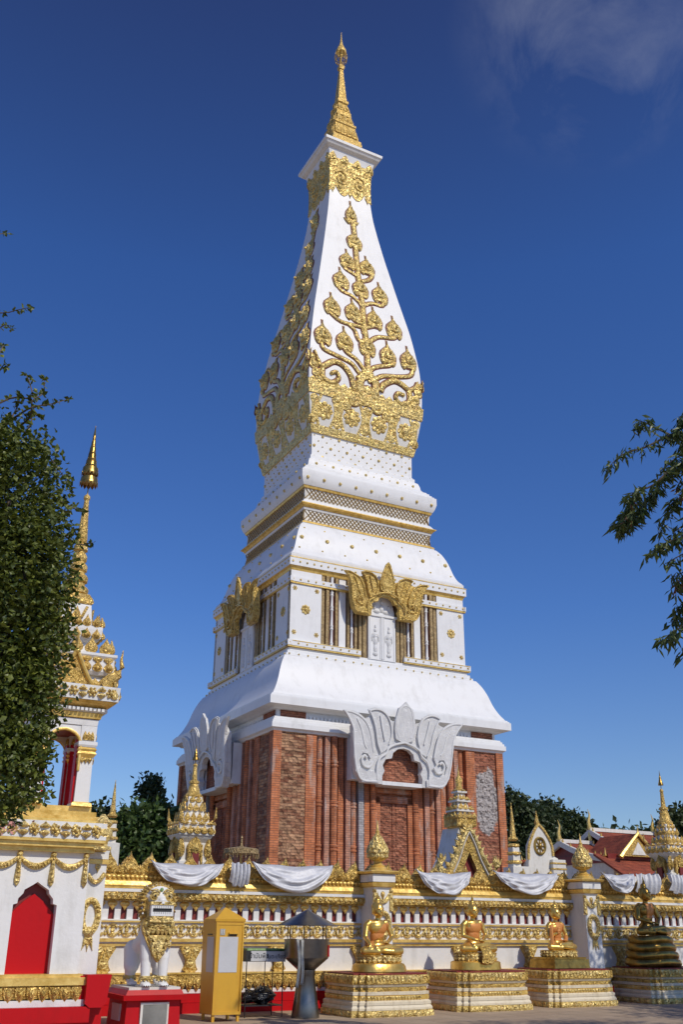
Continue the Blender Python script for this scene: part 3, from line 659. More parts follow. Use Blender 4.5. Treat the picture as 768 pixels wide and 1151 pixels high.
# neck ornament and cap
b = MB()
w0 = wb(43.2)
top = 44.75
def nm(a, b_, d): return bmap(a, b_, d)
poly = []
zs = [43.55, 42.6, 42.55, 42.95, 42.5, 42.35, 42.55, 42.95, 42.6, 42.35, 42.5, 42.95, 42.55, 42.6, 43.55]
zs = [42.15, 42.35, 42.75, 42.35, 42.1, 42.05, 42.25, 42.7, 42.25, 42.05, 42.1, 42.35, 42.75, 42.35, 42.15]
xs = [-1+2*i/14 for i in range(15)]
rows = 9
rings = []
for j in range(rows+1):
    row = []
    for k, xx in enumerate(xs):
        z = zs[k]+(top-zs[k])*j/rows; row.append(bmap(xx*(wb(z)+.06), z, .06))
    rings.append(row)
b.loft(rings, caps=False, close=False)
under = [[bmap(xx*(wb(zs[k])+.0), zs[k], -.02) for k, xx in enumerate(xs)], rings[0]]
b.loft(under, caps=False, close=False)
face4('gold_neck_sheath', b, 'gold_tower')
b = MB()
for a in (-.62, .62):
    b.ribbon(bmap, [(a+.46*(1-.035*i)*cos(2.6-i*.42), 43.35+.62*(1-.035*i)*sin(2.6-i*.42)) for i in range(24)], .08, .20, 4)
    b.leaf(bmap, a, 43.0, .5, .6, .25, 0, 'flame', 2)
    b.leaf(bmap, a-.1, 42.9, .5, .7, .2, pi, 'flame', 2)
for a in (-.01, -1.2, 1.2): b.leaf(bmap, a, 42.75, .36, .7, .18, pi, 'flame', 1)
for i in range(13): b.dome(bmap, -1.38+i*.23, 44.12, .08, .14, 6); b.dome(bmap, -1.38+i*.23, 44.32, .06, .12, 6)
for a in (-1.28, -.43, .43, 1.28): b.leaf(bmap, a, 44.45, .62, .66, .16, 0, 'petal', 3)
face4('gold_neck_scroll', b, 'gold_tower', 40)
sqpart('cap', 'white', [(45.28, 1.5), (45.3, 1.63), (45.42, 1.80), (45.58, 1.90), (45.60, 1.95), (45.78, 1.97), (45.80, 1.92), (45.95, 1.5)])
# spire
b = MB()
b.sq([(45.9, 1.06), (47.0, 1.02), (47.3, .98), (47.34, .86), (47.45, .84), (48.5, .70), (48.55, .76), (48.72, .74), (48.75, .60), (49.45, .47), (49.5, .53), (49.9, .50), (49.95, .42), (50.7, .30), (50.75, .38), (50.95, .39), (51.0, .30), (53.9, .11), (53.92, .16), (54.15, .19), (54.3, .14), (54.4, .06)])
link('spire', b, 'gold_leaf', stupa)
b = MB()
for zz, w, n_ in ((47.5, .84, 4), (48.72, .62, 3), (49.95, .44, 2)):
    for i in range(n_):
        b.leaf(lambda a, q, d: (a, -(w+.02-(q-zz)*.12)-d, q), (i-(n_-1)/2)*2*w/n_*.96, zz, 2*w/n_*.9, .85 if w > .5 else .6, .10, 0, 'petal', 2)
face4('spire_petals', b, 'gold_leaf', 40)
b = MB()
b.lathe([(54.35, .1), (54.5, .07), (55.0, .06), (55.35, .16), (55.45, .34), (55.6, .36), (55.85, .26), (56.2, .13), (56.6, .06), (57.4, .01)], 12)
link('spire_bud', b, 'gold_leaf', stupa, 40)
b = MB()
for i in range(10):
    an = 2*pi*i/10; b.tube([(.12*cos(an), .12*sin(an), 54.4), (.36*cos(an), .36*sin(an), 54.7), (.42*cos(an), .42*sin(an), 55.15), (.33*cos(an), .33*sin(an), 55.5)], .022, 4)
for zz, rr in ((54.75, .38), (55.1, .42)): b.tube([(rr*cos(2*pi*i/16), rr*sin(2*pi*i/16), zz) for i in range(17)], .025, 4)
link('spire_crown', b, 'gold_leaf', stupa)
# ------------------------------------------------------------------ compound wall
def zT(y, x, t=0): return onT(x, y, t)[1]
def sT(x, y, t=0): return onT(x, y, t)[0]
def scrollband(kg, x0, x1, y0, z0, z1, per, mat='gold_relief', th=.045, nm='gold_scroll'):
    mb = kg(nm, mat, 40); n_ = max(1, round((x1-x0)/per)); p = (x1-x0)/n_; zc = (z0+z1)/2; h = (z1-z0)
    mp = front(0, y0, 0)
    for i in range(n_):
        a = x0+(i+.5)*p
        mb.ribbon(mp, [(a+.36*p*cos(q*pi/6+.5), zc+.40*h*sin(q*pi/6+.5)) for q in range(11)], .10*h, th, 3)
        mb.dome(mp, a, zc, .19*h, th*1.2, 7)
        mb.ribbon(mp, [(a+.5*p-.2*p, zc-.30*h), (a+.5*p, zc), (a+.5*p+.2*p, zc+.30*h)], .06*h, th, 3)
        mb.dome(mp, a+.5*p, zc+.26*h, .13*h, th, 6); mb.dome(mp, a+.5*p, zc-.26*h, .13*h, th, 6)
        mb.leaf(mp, a, zc+.1*h, .30*p, .38*h, th, 0, 'flame', 1); mb.leaf(mp, a, zc-.1*h, .30*p, .38*h, th, pi, 'flame', 1)
def leafrow(mb, x0, x1, y0, z0, h, per, th, rot=0, kind='flame', lay=1, wk=1.0):
    n_ = max(1, round((x1-x0)/per)); p = (x1-x0)/n_
    for i in range(n_): mb.leaf(front(0, y0, 0), x0+(i+.5)*p, z0, p*wk, h, th, rot, kind, lay)
def wall_section(s0, s1, label):
    w = thing('compound_wall', label, 'wall', s0, 0, 0, group='ornate white and gold walls around the stupa'); Ln = s1-s0; k = Kit(w)
    k('red_plinth', 'red').box(0, Ln, -.30, .3, -.05, .19); k('red_plinth', 'red').box(0, Ln, -.24, .3, .195, .36)
    k('white_wall', 'white').box(0, Ln, -.16, .25, .365, .44); k('white_wall', 'white').box(0, Ln, -.0, .25, .45, 1.30)
    k('lower_gold_band', 'gold_carved').box(0, Ln, -.17, .25, .60, .72); k('gold_moulding', 'gold_smooth').box(0, Ln, -.19, .2, .722, .755)
    leafrow(k('gold_petals', 'gold_carved', 40), 0, Ln, -.165, .63, .24, .17, .05, pi, 'petal', 2)
    k('gold_moulding', 'gold_smooth').box(0, Ln, -.05, .2, 1.26, 1.31); k('gold_moulding', 'gold_smooth').box(0, Ln, -.10, .2, 1.335, 1.40)
    k('white_wall', 'white').box(0, Ln, -.06, .25, 1.305, 1.335)
    k('white_wall', 'white').box(0, Ln, -.02, .25, 1.40, 1.72)
    scrollband(k, 0, Ln, -.02, 1.42, 1.69, .30)
    k('gold_moulding', 'gold_smooth').box(0, Ln, -.07, .2, 1.705, 1.735); k('white_wall', 'white').box(0, Ln, -.05, .2, 1.74, 1.765)
    # the arcade of slots: white frame with maroon recesses
    P = .262; n_ = round(Ln/P); p = Ln/n_; fr = k('arcade', 'white')
    k('slot_back', 'maroon').box(0, Ln, .075, .18, 1.76, 2.15)
    z0, z1, zs = 1.765, 2.12, 1.96
    for i in range(n_):
        a = (i+.5)*p; w_ = .066
        arch = [(a-w_, z0), (a-w_, zs)]+[(a-w_*cos(q*pi/6), zs+.075*sin(q*pi/6)) for q in range(1, 6)]+[(a+w_, zs), (a+w_, z0)]
        L_ = [(i*p, z0)]+arch[:1]+arch[1:5]+[(a, z1), (i*p, z1)]
        L_ = [(i*p, z0), (a-w_, z0), (a-w_, zs), (a-w_*.87, zs+.037), (a-w_*.5, zs+.065), (a, zs+.08), (a, z1), (i*p, z1)]
        Rr = [(2*a-x, z) for x, z in L_][::-1]
        for Q in (L_, Rr): fr.prism(Q, front(0, .06, 0), .06)
    leafrow(k('gold_teeth', 'gold_smooth', 40), -0, Ln, -.02, 2.12, .19, p, .05, pi, 'flame', 1, .80)
    k('carved_frieze', 'gold_carved').box(0, Ln, -.15, .2, 2.115, 2.15); k('carved_frieze', 'gold_carved').box(0, Ln, -.20, .2, 2.152, 2.285)
    fz = k('frieze_boss', 'gold_relief', 40)
    for i in range(int(Ln/.13)): fz.dome(front(0, -.2, 0), .065+i*.13, 2.218, .05, .035, 6)
    k('white_coping', 'white').box(0, Ln, -.17, .22, 2.29, 2.35)
    k('gold_coping', 'gold_smooth').loft([[(x, y, z) for y, z in ((-.13, 2.355), (-.16, 2.42), (-.12, 2.50), (-.05, 2.53), (.22, 2.53), (.22, 2.355))] for x in (0, Ln)])
    leafrow(k('gold_teeth', 'gold_smooth', 40), 0, Ln, -.07, 2.62, .09, .1, .03, pi, 'flame', 1, .9)
    k('crest_base', 'gold_carved').box(0, Ln, -.05, .05, 2.53, 2.67)
    cr = k('crest_leaves', 'gold_carved', 40); n_ = round(Ln/.45); p = Ln/n_
    for i in range(n_):
        a = (i+.5)*p
        cr.leaf(front(0, -.02, 0), a, 2.60, .44, .43, .08, 0, 'petal', 3); cr.leaf(lambda x, z, d: (x, .02+d, z), a, 2.60, .44, .43, .05, 0, 'petal', 2); cr.leaf(front(0, -.06, 0), a, 2.86, .12, .24, .05, 0, 'flame', 1)
        for j in (0,): cr.leaf(front(0, -.02, 0), a-p/2, 2.62, .26, .22, .06, 0, 'spade', 2)
        cr.dome(front(0, -.09, 0), a, 2.80, .06, .04, 7)
    k.done(); return w
def bracket(s, label):
    w = thing('gilt_bracket', label, 'bracket', s, -.0, .755, group='gilt vase shaped brackets along the wall'); k = Kit(w)
    half = [(.10, 0), (.16, .05), (.12, .12), (.10, .22), (.14, .30), (.19, .38), (.24, .46), (.22, .50)]
    k('carved_body', 'gold_carved').prism([(x, z) for x, z in half]+[(-x, z) for x, z in half[::-1]], front(0, -.002, 0), .09)
    b = k('leaf', 'gold_relief', 40)
    b.leaf(front(0, -.09, 0), 0, .06, .2, .34, .03, 0, 'flame', 2)
    for sx in (-1, 1): b.leaf(front(0, -.09, 0), sx*.1, .5, .14, .22, .025, pi, 'flame', 1)
    k.done()
s_left = sT(100, 1050, .1)
wall_section(s_left, 1.08, 'long white and gold wall behind the yellow box and the steel burner')
wall_section(1.10, 7.38, 'white and gold wall behind the two lit middle statues')
wall_section(7.40, 15.2, 'shaded white and gold wall right of the wreathed pillar')
for x, lb in ((115, 'gilt bracket low on the wall beside the gatehouse corner'), (213, 'gilt bracket on the wall just left of the yellow box'), (312, 'gilt bracket on the wall behind the table, left of the steel burner'), (404, 'gilt bracket on the wall at the left of the first gold statue'), (517, 'gilt bracket low on the wall at the left of the second statue'),
              (594, 'gilt bracket on the wall between second and third statue'), (697, 'gilt bracket on the wall left of the shaded statue'), (752, 'gilt bracket on the wall right of the shaded statue')):
    bracket(sT(x, 1075), lb)
for q in range(2): pass
# pillars with lotus bud finials
def wreath(k, x, z, y, rx, rz, nm='wreath'):
    b = k(nm, 'gold_relief', 40); mp = front(0, y, 0)
    b.ribbon(mp, [(x+rx*cos(q*pi/12), z+rz*sin(q*pi/12)) for q in range(25)], .06, .06, 4)
    for q in range(18): b.dome(mp, x+rx*1.0*cos(q*pi/9), z+rz*sin(q*pi/9), .045, .085, 6)
    b.dome(mp, x, z-rz, .10, .10, 8)
    for a in (-.35, 0, .35): b.leaf(mp, x, z-rz-.02, .09, .30, .05, pi+a, 'flame', 1)
def pillar(s, label, hw=.26):
    w = thing('wall_pillar', label, 'pillar', s, -.42, 0, group='white wall pillars topped by gilt lotus buds'); k = Kit(w)
    k('red_plinth', 'red').box(-hw-.12, hw+.12, -hw-.1, .5, -.05, .36)
    k('gold_base', 'gold_carved').box(-hw-.09, hw+.09, -hw-.07, .45, .365, .72, .03, .03)
    k('shaft', 'white').sq([(.72, hw-.01), (2.46, hw-.04), (2.5, hw-.02)], lambda w_: [(-w_, -w_), (w_, -w_), (w_, .42), (-w_, .42)])
    k('gold_capital', 'gold_smooth').sq([(2.50, hw-.02), (2.52, hw+.03), (2.60, hw+.05), (2.61, hw+.0)], lambda w_: [(-w_, -w_), (w_, -w_), (w_, .44), (-w_, .44)])
    k('white_capital', 'white').sq([(2.61, hw), (2.62, hw+.04), (2.78, hw+.04), (2.79, hw)], lambda w_: [(-w_, -w_), (w_, -w_), (w_, w_), (-w_, w_)])
    k('abacus', 'gold_smooth').sq([(2.79, hw+.02), (2.80, hw+.10), (2.84, hw+.12), (2.86, hw+.10), (2.88, hw-.05)])
    b = k('garland', 'gold_relief', 40); mp = front(0, -hw+.035, 0)
    b.ribbon(mp, [(-.2+.4*q/8, 2.36-.17*sin(pi*q/8)) for q in range(9)], .05, .06, 4); b.leaf(mp, 0, 2.42, .1, .2, .05, pi, 'flame', 1)
    for sx in (-1, 1): b.ribbon(mp, [(sx*.22, 2.45), (sx*.22, 2.0)], [.035, .06], .05, 4)
    for sx in (-1, 1): b.dome(mp, sx*.22, 2.42, .05, .07)
    wreath(k, 0, 1.72, -hw+.02, .15, .24)
    k.done()
    f = thing('lotus_finial', label.replace('white wall pillar', 'gilt lotus bud finial').split(',')[0]+', standing on its pillar', 'finial', s, -.42, 2.88, group='gilt lotus buds on the wall pillars'); k = Kit(f)
    k('stand', 'gold_smooth', 50).lathe([(0, .22), (.04, .22), (.07, .17), (.10, .18), (.13, .12), (.19, .10), (.22, .13)], 16)
    P = [(.20, .10), (.24, .19), (.30, .235), (.40, .25), (.50, .235), (.60, .18), (.70, .12), (.78, .07), (.84, .045)]
    k('bud', 'gold_old', 50).lathe(P, 18); b = k('bud_scales', 'gold_relief', 40)
    for j, (zz, r_, n_) in enumerate(((.30, .235, 12), (.40, .25, 12), (.49, .237, 12), (.58, .19, 10), (.67, .135, 8))):
        for i in range(n_):
            an = 2*pi*(i+.5*(j % 2))/n_
            def mp(a, q, d, an=an, r_=r_, zz=zz):
                rr = r_+d-(q*.35 if zz > .45 else q*.05); ta = an+a/max(r_, .05); return (rr*cos(ta), rr*sin(ta), zz-.03+q)
            b.leaf(mp, 0, 0, 2*pi*r_/n_*.95, .13, .025, 0, 'petal', 1)
    k('tip', 'gold_smooth', 50).lathe([(.84, .045), (.88, .05), (.9, .025), (.96, .03), (.98, .02), (1.12, .008)], 10)
    k.done()
pillar(sT(431, 1030, -.66), 'white wall pillar behind the first gold statue, left of the temple gable')
pillar(sT(667, 1030, -.66), 'white wall pillar with a gilt wreath, right of the third statue')
# ------------------------------------------------------------------ silver cloth swags over the wall crest
def swag(x0, x1, ytop, ybot, label, t=-.22, bunch=False, seed=1):
    sa, z0 = onT(x0, ytop, t); sb, _ = onT(x1, ytop, t); zb_ = zT(ybot, (x0+x1)/2, t)
    o = thing('silver_cloth', label, 'cloth', (sa+sb)/2, 0, 0, group='silver cloth swags over the wall crest'); hw = (sb-sa)/2; D = z0-zb_
    rnd = random.Random(seed); ph = [rnd.uniform(0, 6) for _ in range(6)]; b = MB(); nu, nv = 48, 26; rows = []
    for j in range(nv+1):
        v_ = j/nv; row = []
        for i in range(nu+1):
            q = -1+2*i/nu
            if bunch:
                x = q*hw*(.75+.25*v_+.08*sin(3*v_+ph[0])); z = z0-D*v_*(1-.18*q*q)+.02*sin(9*q+ph[1]); y = t-.04-.06*sin(v_*pi)+.035*sin(16*q+3*v_+ph[2])
            else:
                e = max(0, 1-abs(q)**2.2); x = q*hw*(1-.0*v_)
                sagtop = -.06*D*e+.04*D*(abs(q)**6); z = z0+sagtop-D*v_*e**.72-.012*sin(7*q+ph[3])
                fold = sin(v_*(15+3*sin(2*q+ph[0]))+2.5*q*q*4+ph[1])*.030+sin(v_*27+5*q+ph[4])*.014
                y = t-.03-.20*sin(min(1, v_*1.1)*pi*.62)*e**.6+fold*e**.5*(.3+v_)+.02*sin(5*q+ph[5])
                if v_ < .12: y += (1-v_/.12)*.10
            row.append((x, y, z))
        rows.append(row)
    b.loft(rows, caps=False, close=False)
    c = link('cloth', b, 'silver_cloth', o, 180); md = c.modifiers.new('thick', 'SOLIDIFY'); md.thickness = .012
swag(170, 251, 968, 995, 'wide silver cloth swag left of the gilt parasol', seed=2)
swag(257, 281, 970, 997, 'small bunched silver cloth under the gilt parasol', bunch=True, seed=3)
swag(284, 374, 969.5, 1002, 'wide silver cloth swag right of the gilt parasol', seed=4)
swag(468, 528, 978.5, 1005, 'silver cloth swag in front of the small gable', seed=5)
swag(555, 626, 979, 1004, 'silver cloth swag at the right foot of the brick base', seed=6)
swag(676, 712, 981, 1003, 'shaded silver cloth directly behind the flame of the last statue', seed=7)
swag(711, 741, 982, 1006, 'bunched silver cloth right of the last statue flame', bunch=True, seed=8)
swag(749, 775, 983, 1005, 'bunched silver cloth at the right edge', bunch=True, seed=9)

# ------------------------------------------------------------------ gatehouse
gh = thing('gatehouse', 'white and gold gatehouse with a red arched recess and a tall spired shrine on top', 'gatehouse', -7.48, -3.0, 0); k = Kit(gh)
XR, XS, XL = .86, 1.24, -2.6        # right edge of main front, of the set back bay, left end
bat = .05
def wallblock(mb, x0, x1, y0, y1, z0, z1, b0=.05): mb.loft([[(x0, y0, z0), (x1, y0, z0), (x1, y1, z0), (x0, y1, z0)], [(x0, y0+b0, z1), (x1-b0, y0+b0, z1), (x1-b0, y1, z1), (x0, y1, z1)]])
# main front with an opening: build as piers and head
zt = 2.82
w_ = k('wall', 'white')
dh = .37; dz0, dzs, dza = .78, 1.95, 2.32
wallblock(k('wall', 'white'), XR-.0-.0, XR, 0, .4, .7, zt)
L1 = [(XL, .7), (-dh, .7), (-dh, dzs), (-dh*.82, dzs+.02), (-dh*.80, dzs+.10), (-dh*.60, dzs+.18), (-dh*.56, dzs+.24), (-dh*.2, dza-.05), (0, dza), (0, zt), (XL, zt)]
R1 = [(-x if x != XL else XR, z) for x, z in L1][::-1]
for Q in (L1, R1): w_.prism(Q, lambda a, b_, d: (a, .40-d+.02*(b_-.7), b_), .40)
k('recess', 'maroon').box(-.5, .5, .24, .36, .7, 2.5)
P = [(-dh+.0, dz0), (-dh+.0, dzs-.15), (-dh*.82, dzs-.08), (-dh*.45, dzs+.06), (0, dzs+.18), (dh*.45, dzs+.06), (dh*.82, dzs-.08), (dh, dzs-.15), (dh, dz0)]
k('red_door', 'red').prism(P[::-1], front(0, .24, 0), .06)
w_.box(XL, XR, .36, 3.0, .5, zt); w_.box(XR, XS, .28, 3.0, .5, zt-.12)
w_.box(XR-.0, XS, .25, .3, .5, zt-.15)
g_ = k('gold_moulding', 'gold_smooth')
g_.box(XL, XR+.10, -.16, 3, .70, .82, 0, 0); g_.box(XL, XR+.06, -.10, 3, .821, .87)
pb_ = k('petal_band', 'gold_carved'); pb_.box(XL, XR+.06, -.10, 3, .50, .70)
leafrow(k('gold_petals', 'gold_carved', 40), XL, XR+.06, -.10, .68, .26, .19, .07, pi, 'petal', 2)
k('wall', 'white').box(XL, XR+.12, -.14, 3, .38, .48)
rd = k('red_base', 'red'); rd.box(XL, XR+.20, -.24, 3, .14, .378); rd.box(XL, XR+.14, -.16, 3, .0, .138); rd.box(XR+.2, XS+.12, .1, 3, -.02, .62, .0, .0)
rd.box(XR+.0, XR+.52, -.12, .08, .44, .84, .02, .02)
k.done(); k = Kit(gh)
b = k('side_scroll', 'red', 50)
b.loft([[(XR+.10+x, y, z) for x, z in ((0, .42), (.08, .36), (.28, .36), (.36, .42), (.42, .86), (.0, .86))] for y in (-.26, .05)])
# upper cornice and terrace
g_ = k('gold_moulding', 'gold_smooth')
for (z0, z1, pr) in ((2.82, 2.90, .06), (2.90, 2.98, .14), (2.982, 3.03, .20)): g_.box(XL, XR+pr, -pr, 3, z0, z1, .0, .0)
for (z0, z1, pr) in ((2.66, 2.74, .03),): g_.box(XR, XS+pr, .25-pr, 3, z0, z1)
k('wall', 'white').box(XR, XS+.02, .24, 3, 2.745, 2.86)
g_.box(XR+.02, XS-.05, .2, 3, 2.87, 2.95)
k('terrace_band', 'white').box(XL, XR+.20, -.20, 3, 3.032, 3.32, 0, 0)
b = k('gold_flowers', 'gold_relief', 40)
def flowerband(b, x0, x1, y, z0, z1, per):
    n_ = round((x1-x0)/per); p = (x1-x0)/n_; zc = (z0+z1)/2; h = z1-z0; mp = front(0, y, 0)
    for i in range(n_):
        a = x0+(i+.5)*p
        for q in range(8): b.dome(mp, a+.24*h*cos(q*pi/4), zc+.26*h*sin(q*pi/4), .10*h, .05, 6)
        b.dome(mp, a, zc, .16*h, .09, 7)
        b.leaf(mp, a-p/2, zc+.05*h, .5*p, .42*h, .06, 0, 'flame', 2); b.leaf(mp, a-p/2, zc-.05*h, .5*p, .42*h, .06, pi, 'flame', 2)
        b.leaf(mp, a, zc+.15*h, .4*p, .35*h, .04, pi/2, 'flame', 1); b.leaf(mp, a, zc-.15*h, .4*p, .35*h, .04, -pi/2, 'flame', 1)
flowerband(b, XL, XR+.20, -.20, 3.03, 3.32, .36)
g_.box(XL, XR+.12, -.12, 3, 3.322, 3.37)
for i, (z0, z1, x1, y0) in enumerate(((3.37, 3.47, 1.08, .25), (3.47, 3.56, .98, .35), (3.56, 3.66, .90, .45))): g_.box(XL, x1, y0, 3, z0, z1)
# corner pot
b = k('corner_pot', 'gold_relief', 50); b.lathe([(2.88, .2), (2.93, .2), (2.96, .12), (3.02, .13), (3.12, .20), (3.22, .20), (3.27, .14), (3.34, .19), (3.42, .10), (3.5, .03)], 12, (XR+.16, -.02))
# garlands
b = k('garland', 'gold_relief', 40); mp = lambda a, b_, d: (a, .02*(b_-.7)-d, b_)
gx = [-2.34, -1.74, -1.14, -.54, .10, .70]
gx = [.80-.58*i for i in range(6)]
for i in range(5):
    x1, x0 = gx[i], gx[i+1]
    pts = [(x0+(x1-x0)*q/12, 2.74-.17*sin(pi*q/12)**.85) for q in range(13)]
    b.ribbon(mp, pts, [.028+.03*sin(pi*q/12) for q in range(13)], .07, 4)
    for q in range(1, 12): b.dome(mp, pts[q][0], pts[q][1], .022+.02*sin(pi*q/12), .095, 6)
for x in gx:
    b.ribbon(mp, [(x, 2.78), (x, 2.60), (x, 2.42), (x, 2.32)], [.03, .035, .055, .05], .08, 4); b.dome(mp, x, 2.77, .055, .1); b.leaf(mp, x, 2.36, .1, .12, .06, pi, 'petal', 1)
    for q in range(5): b.dome(mp, x, 2.70-.075*q, .03+.006*q, .1, 6)
mp2 = front(0, .25, 0)
b.ribbon(mp2, [(XR+.04+.32*q/8, 2.50-.15*sin(pi*q/8)) for q in range(9)], .04, .07, 4); b.leaf(mp2, XR+.22, 2.66, .1, .16, .06, pi, 'flame', 1)
k.done(); k = Kit(gh)
wreath(k, XR+.17, 1.78, .25, .14, .26)
k.done()
# the shrine on top
cx, cy = .24, 1.0; sh = k
def sqc(nm, mat, prof, smooth=False): k(nm, mat, smooth).sq(prof, c=(cx, cy))
pw = .26; hx = .60
for sx in (-1, 1):
    for sy in (-1, 1):
        px, py = cx+sx*(hx-pw/2-.02), cy+sy*(hx-pw/2-.02)
        k('shrine_pillar', 'white').sq([(3.66, pw/2+.01), (4.55, pw/2)], c=(px, py)); k('shrine_pillar', 'white').sq([(4.86, pw/2+.015), (5.14, pw/2+.02)], c=(px, py))
        k('pillar_capital', 'gold_smooth').sq([(3.66, pw/2+.06), (3.72, pw/2+.05), (3.74, pw/2+.02)], c=(px, py))
        k('pillar_capital', 'gold_smooth').sq([(4.55, pw/2+.01), (4.62, pw/2+.05), (4.66, pw/2+.03), (4.70, pw/2+.05), (4.74, pw/2+.02)], c=(px, py))
        k('white_capital', 'white').sq([(4.74, pw/2+.03), (4.78, pw/2+.05), (4.84, pw/2+.05), (4.86, pw/2)], c=(px, py))
        mb = k('gold_petals', 'gold_carved', 40)
        for q in range(4):
            ca, sa_ = cos(q*pi/2), sin(q*pi/2)
            def mpq(a, b_, d, ca=ca, sa_=sa_, px=px, py=py): y_ = -(pw/2+.02)-d; return (px+a*ca-y_*sa_, py+a*sa_+y_*ca, b_)
            for i in range(3): mb.leaf(mpq, (i-1)*.07, 4.87, .085, .17, .03, 0, 'petal', 1); mb.leaf(mpq, (i-1)*.07, 4.55, .085, .12, .02, pi, 'flame', 1)
# arches between the pillars (maroon outside lining, gilt rim)
for q in range(4):
    ca, sa_ = cos(q*pi/2), sin(q*pi/2)
    def mpq(a, b_, d, ca=ca, sa_=sa_): y_ = -(hx-.07)-d; return (cx+a*ca-y_*sa_, cy+a*sa_+y_*ca, b_)
    ia = hx-pw-.02; Pz = 4.75
    poly = [(-ia, 5.14), (-ia, Pz)]+[(-ia*cos(i*pi/10), Pz+.30*sin(i*pi/10)) for i in range(1, 10)]+[(ia, Pz), (ia, 5.14)]
    k('arch_spandrel', 'white').prism(poly, mpq, .05)
    k('arch_rim', 'gold_smooth', 40).ribbon(lambda a, b_, d: mpq(a, b_, d+.05), [(-ia, 4.3), (-ia, Pz)]+[(-ia*cos(i*pi/10), Pz+.30*sin(i*pi/10)) for i in range(1, 10)]+[(ia, Pz), (ia, 4.3)], .03, .04, 4)
    k('red_lining', 'maroon').box(0, 0, 0, 0, 0, 0) if False else None
    for sx in (-1, 1):
        P = [(sx*(ia+.005), 3.70), (sx*(ia+.005), 4.9), (sx*(ia-.05), 4.9), (sx*(ia-.05), 3.70)]
        k('red_lining', 'red').prism(P[::sx], lambda a, b_, d: mpq(a, b_, d-.20), .19)
sqc('red_ceiling', 'maroon', [(5.08, hx-.1), (5.12, hx-.1)])
sqc('architrave', 'white', [(5.145, hx), (5.26, hx+.01), (5.27, hx-.05)])
sqc('gold_moulding', 'gold_smooth', [(5.27, hx-.02), (5.275, hx+.04), (5.38, hx+.06), (5.385, hx)])
sqc('dentil_band', 'white', [(5.385, hx+.07), (5.46, hx+.12), (5.47, hx+.05)])
sqc('gold_moulding', 'gold_smooth', [(5.47, hx+.08), (5.53, hx+.22), (5.58, hx+.27), (5.585, hx+.2)])
sqc('frieze', 'white', [(5.585, hx+.28), (5.86, hx+.30), (5.87, hx+.2)])
def on4(fn):
    for q in range(4):
        ca, sa_ = cos(q*pi/2), sin(q*pi/2)
        def mk(off):
            def mpq(a, b_, d): y_ = -off-d; return (cx+a*ca-y_*sa_, cy+a*sa_+y_*ca, b_)
            return mpq
        fn(mk)
def fr1(mk):
    mp = mk(hx+.285); b = k('gold_flowers', 'gold_relief', 40)
    for i in range(5):
        a = (i-2)*.36
        for q in range(6): b.dome(mp, a+.07*cos(q*pi/3), 5.73+.07*sin(q*pi/3), .035, .05, 6)
        b.dome(mp, a, 5.73, .05, .09, 7)
        if i < 4:
            b.leaf(mp, a+.18, 5.74, .17, .12, .06, 0, 'flame', 2); b.leaf(mp, a+.18, 5.72, .17, .12, .06, pi, 'flame', 2)
    b.leaf(mp, .80, 5.62, .14, .22, .06, 0, 'flame', 1); b.leaf(mp, -.80, 5.62, .14, .22, .06, 0, 'flame', 1)
    mp = mk(hx+.12); d_ = k('dentils', 'white')
    for i in range(17): d_.prism([(-.64+i*.08-.025, 5.40), (-.64+i*.08+.025, 5.40), (-.64+i*.08+.025, 5.455), (-.64+i*.08-.025, 5.455)], mp, .025, -.03)
on4(fr1)
# tiers
sqc('tier', 'white', [(5.86, hx+.12), (6.10, hx+.02), (6.11, hx+.12), (6.17, hx+.16), (6.42, hx+.16), (6.47, hx+.20), (6.52, hx+.20), (6.53, .42), (6.80, .38), (6.82, .44), (6.88, .50), (7.06, .52), (7.12, .52), (7.13, .34), (7.62, .29)])
def tr(mk):
    b = k('gold_leaves', 'gold_leaf', 40)
    def row(off, z0, n_, W, h, kd='flame', rot=0, th=.06, lay=2):
        mp = mk(off)
        for i in range(n_): b.leaf(mp, -W+2*W*(i+.5)/n_, z0, 2*W/n_*.92, h, th, rot, kd, lay)
    row(hx+.16, 6.16, 7, hx+.16, .24, lay=2); row(hx+.16, 6.45, 7, hx+.14, .14, rot=pi, lay=1)
    row(hx+.10, 6.52, 5, hx+.12, .34, lay=2); row(.52, 6.86, 5, .5, .22); row(.50, 7.10, 5, .48, .26, lay=2); row(hx+.2, 5.86, 6, hx+.2, .16, lay=1)
    # small gable in the middle of each face
    mp = mk(hx+.20); gb = k('small_gable', 'gold_smooth', 40)
    gb.ribbon(mp, [(-.36, 5.90), (-.26, 6.02), (0, 6.52)], .04, .07, 4); gb.ribbon(mp, [(.36, 5.90), (.26, 6.02), (0, 6.52)], .04, .07, 4); gb.ribbon(mp, [(0, 6.45), (0, 6.85)], [.03, .008], .04, 4); gb.dome(mp, 0, 6.5, .07, .1)
    mp = mk(hx+.12); k('gable_field', 'gold_carved').prism([(-.32, 5.90), (.32, 5.90), (0, 6.48)], mp, .08)
    mp = mk(.345); b.ribbon(mp, [(-.2, 7.55), (-.12, 7.35), (0, 7.28), (.12, 7.35), (.2, 7.55)], .03, .04, 4); b.leaf(mp, 0, 7.28, .16, .28, .05, 0, 'flame', 2); b.leaf(mp, 0, 7.3, .1, .15, .04, pi, 'flame', 1)
    for sx in (-1, 1): b.ribbon(mp, [(sx*.05, 7.25), (sx*.16, 7.2), (sx*.26, 7.28)], .02, .03, 3)
on4(tr)
b = k('naga_horn', 'gold_leaf', 50)
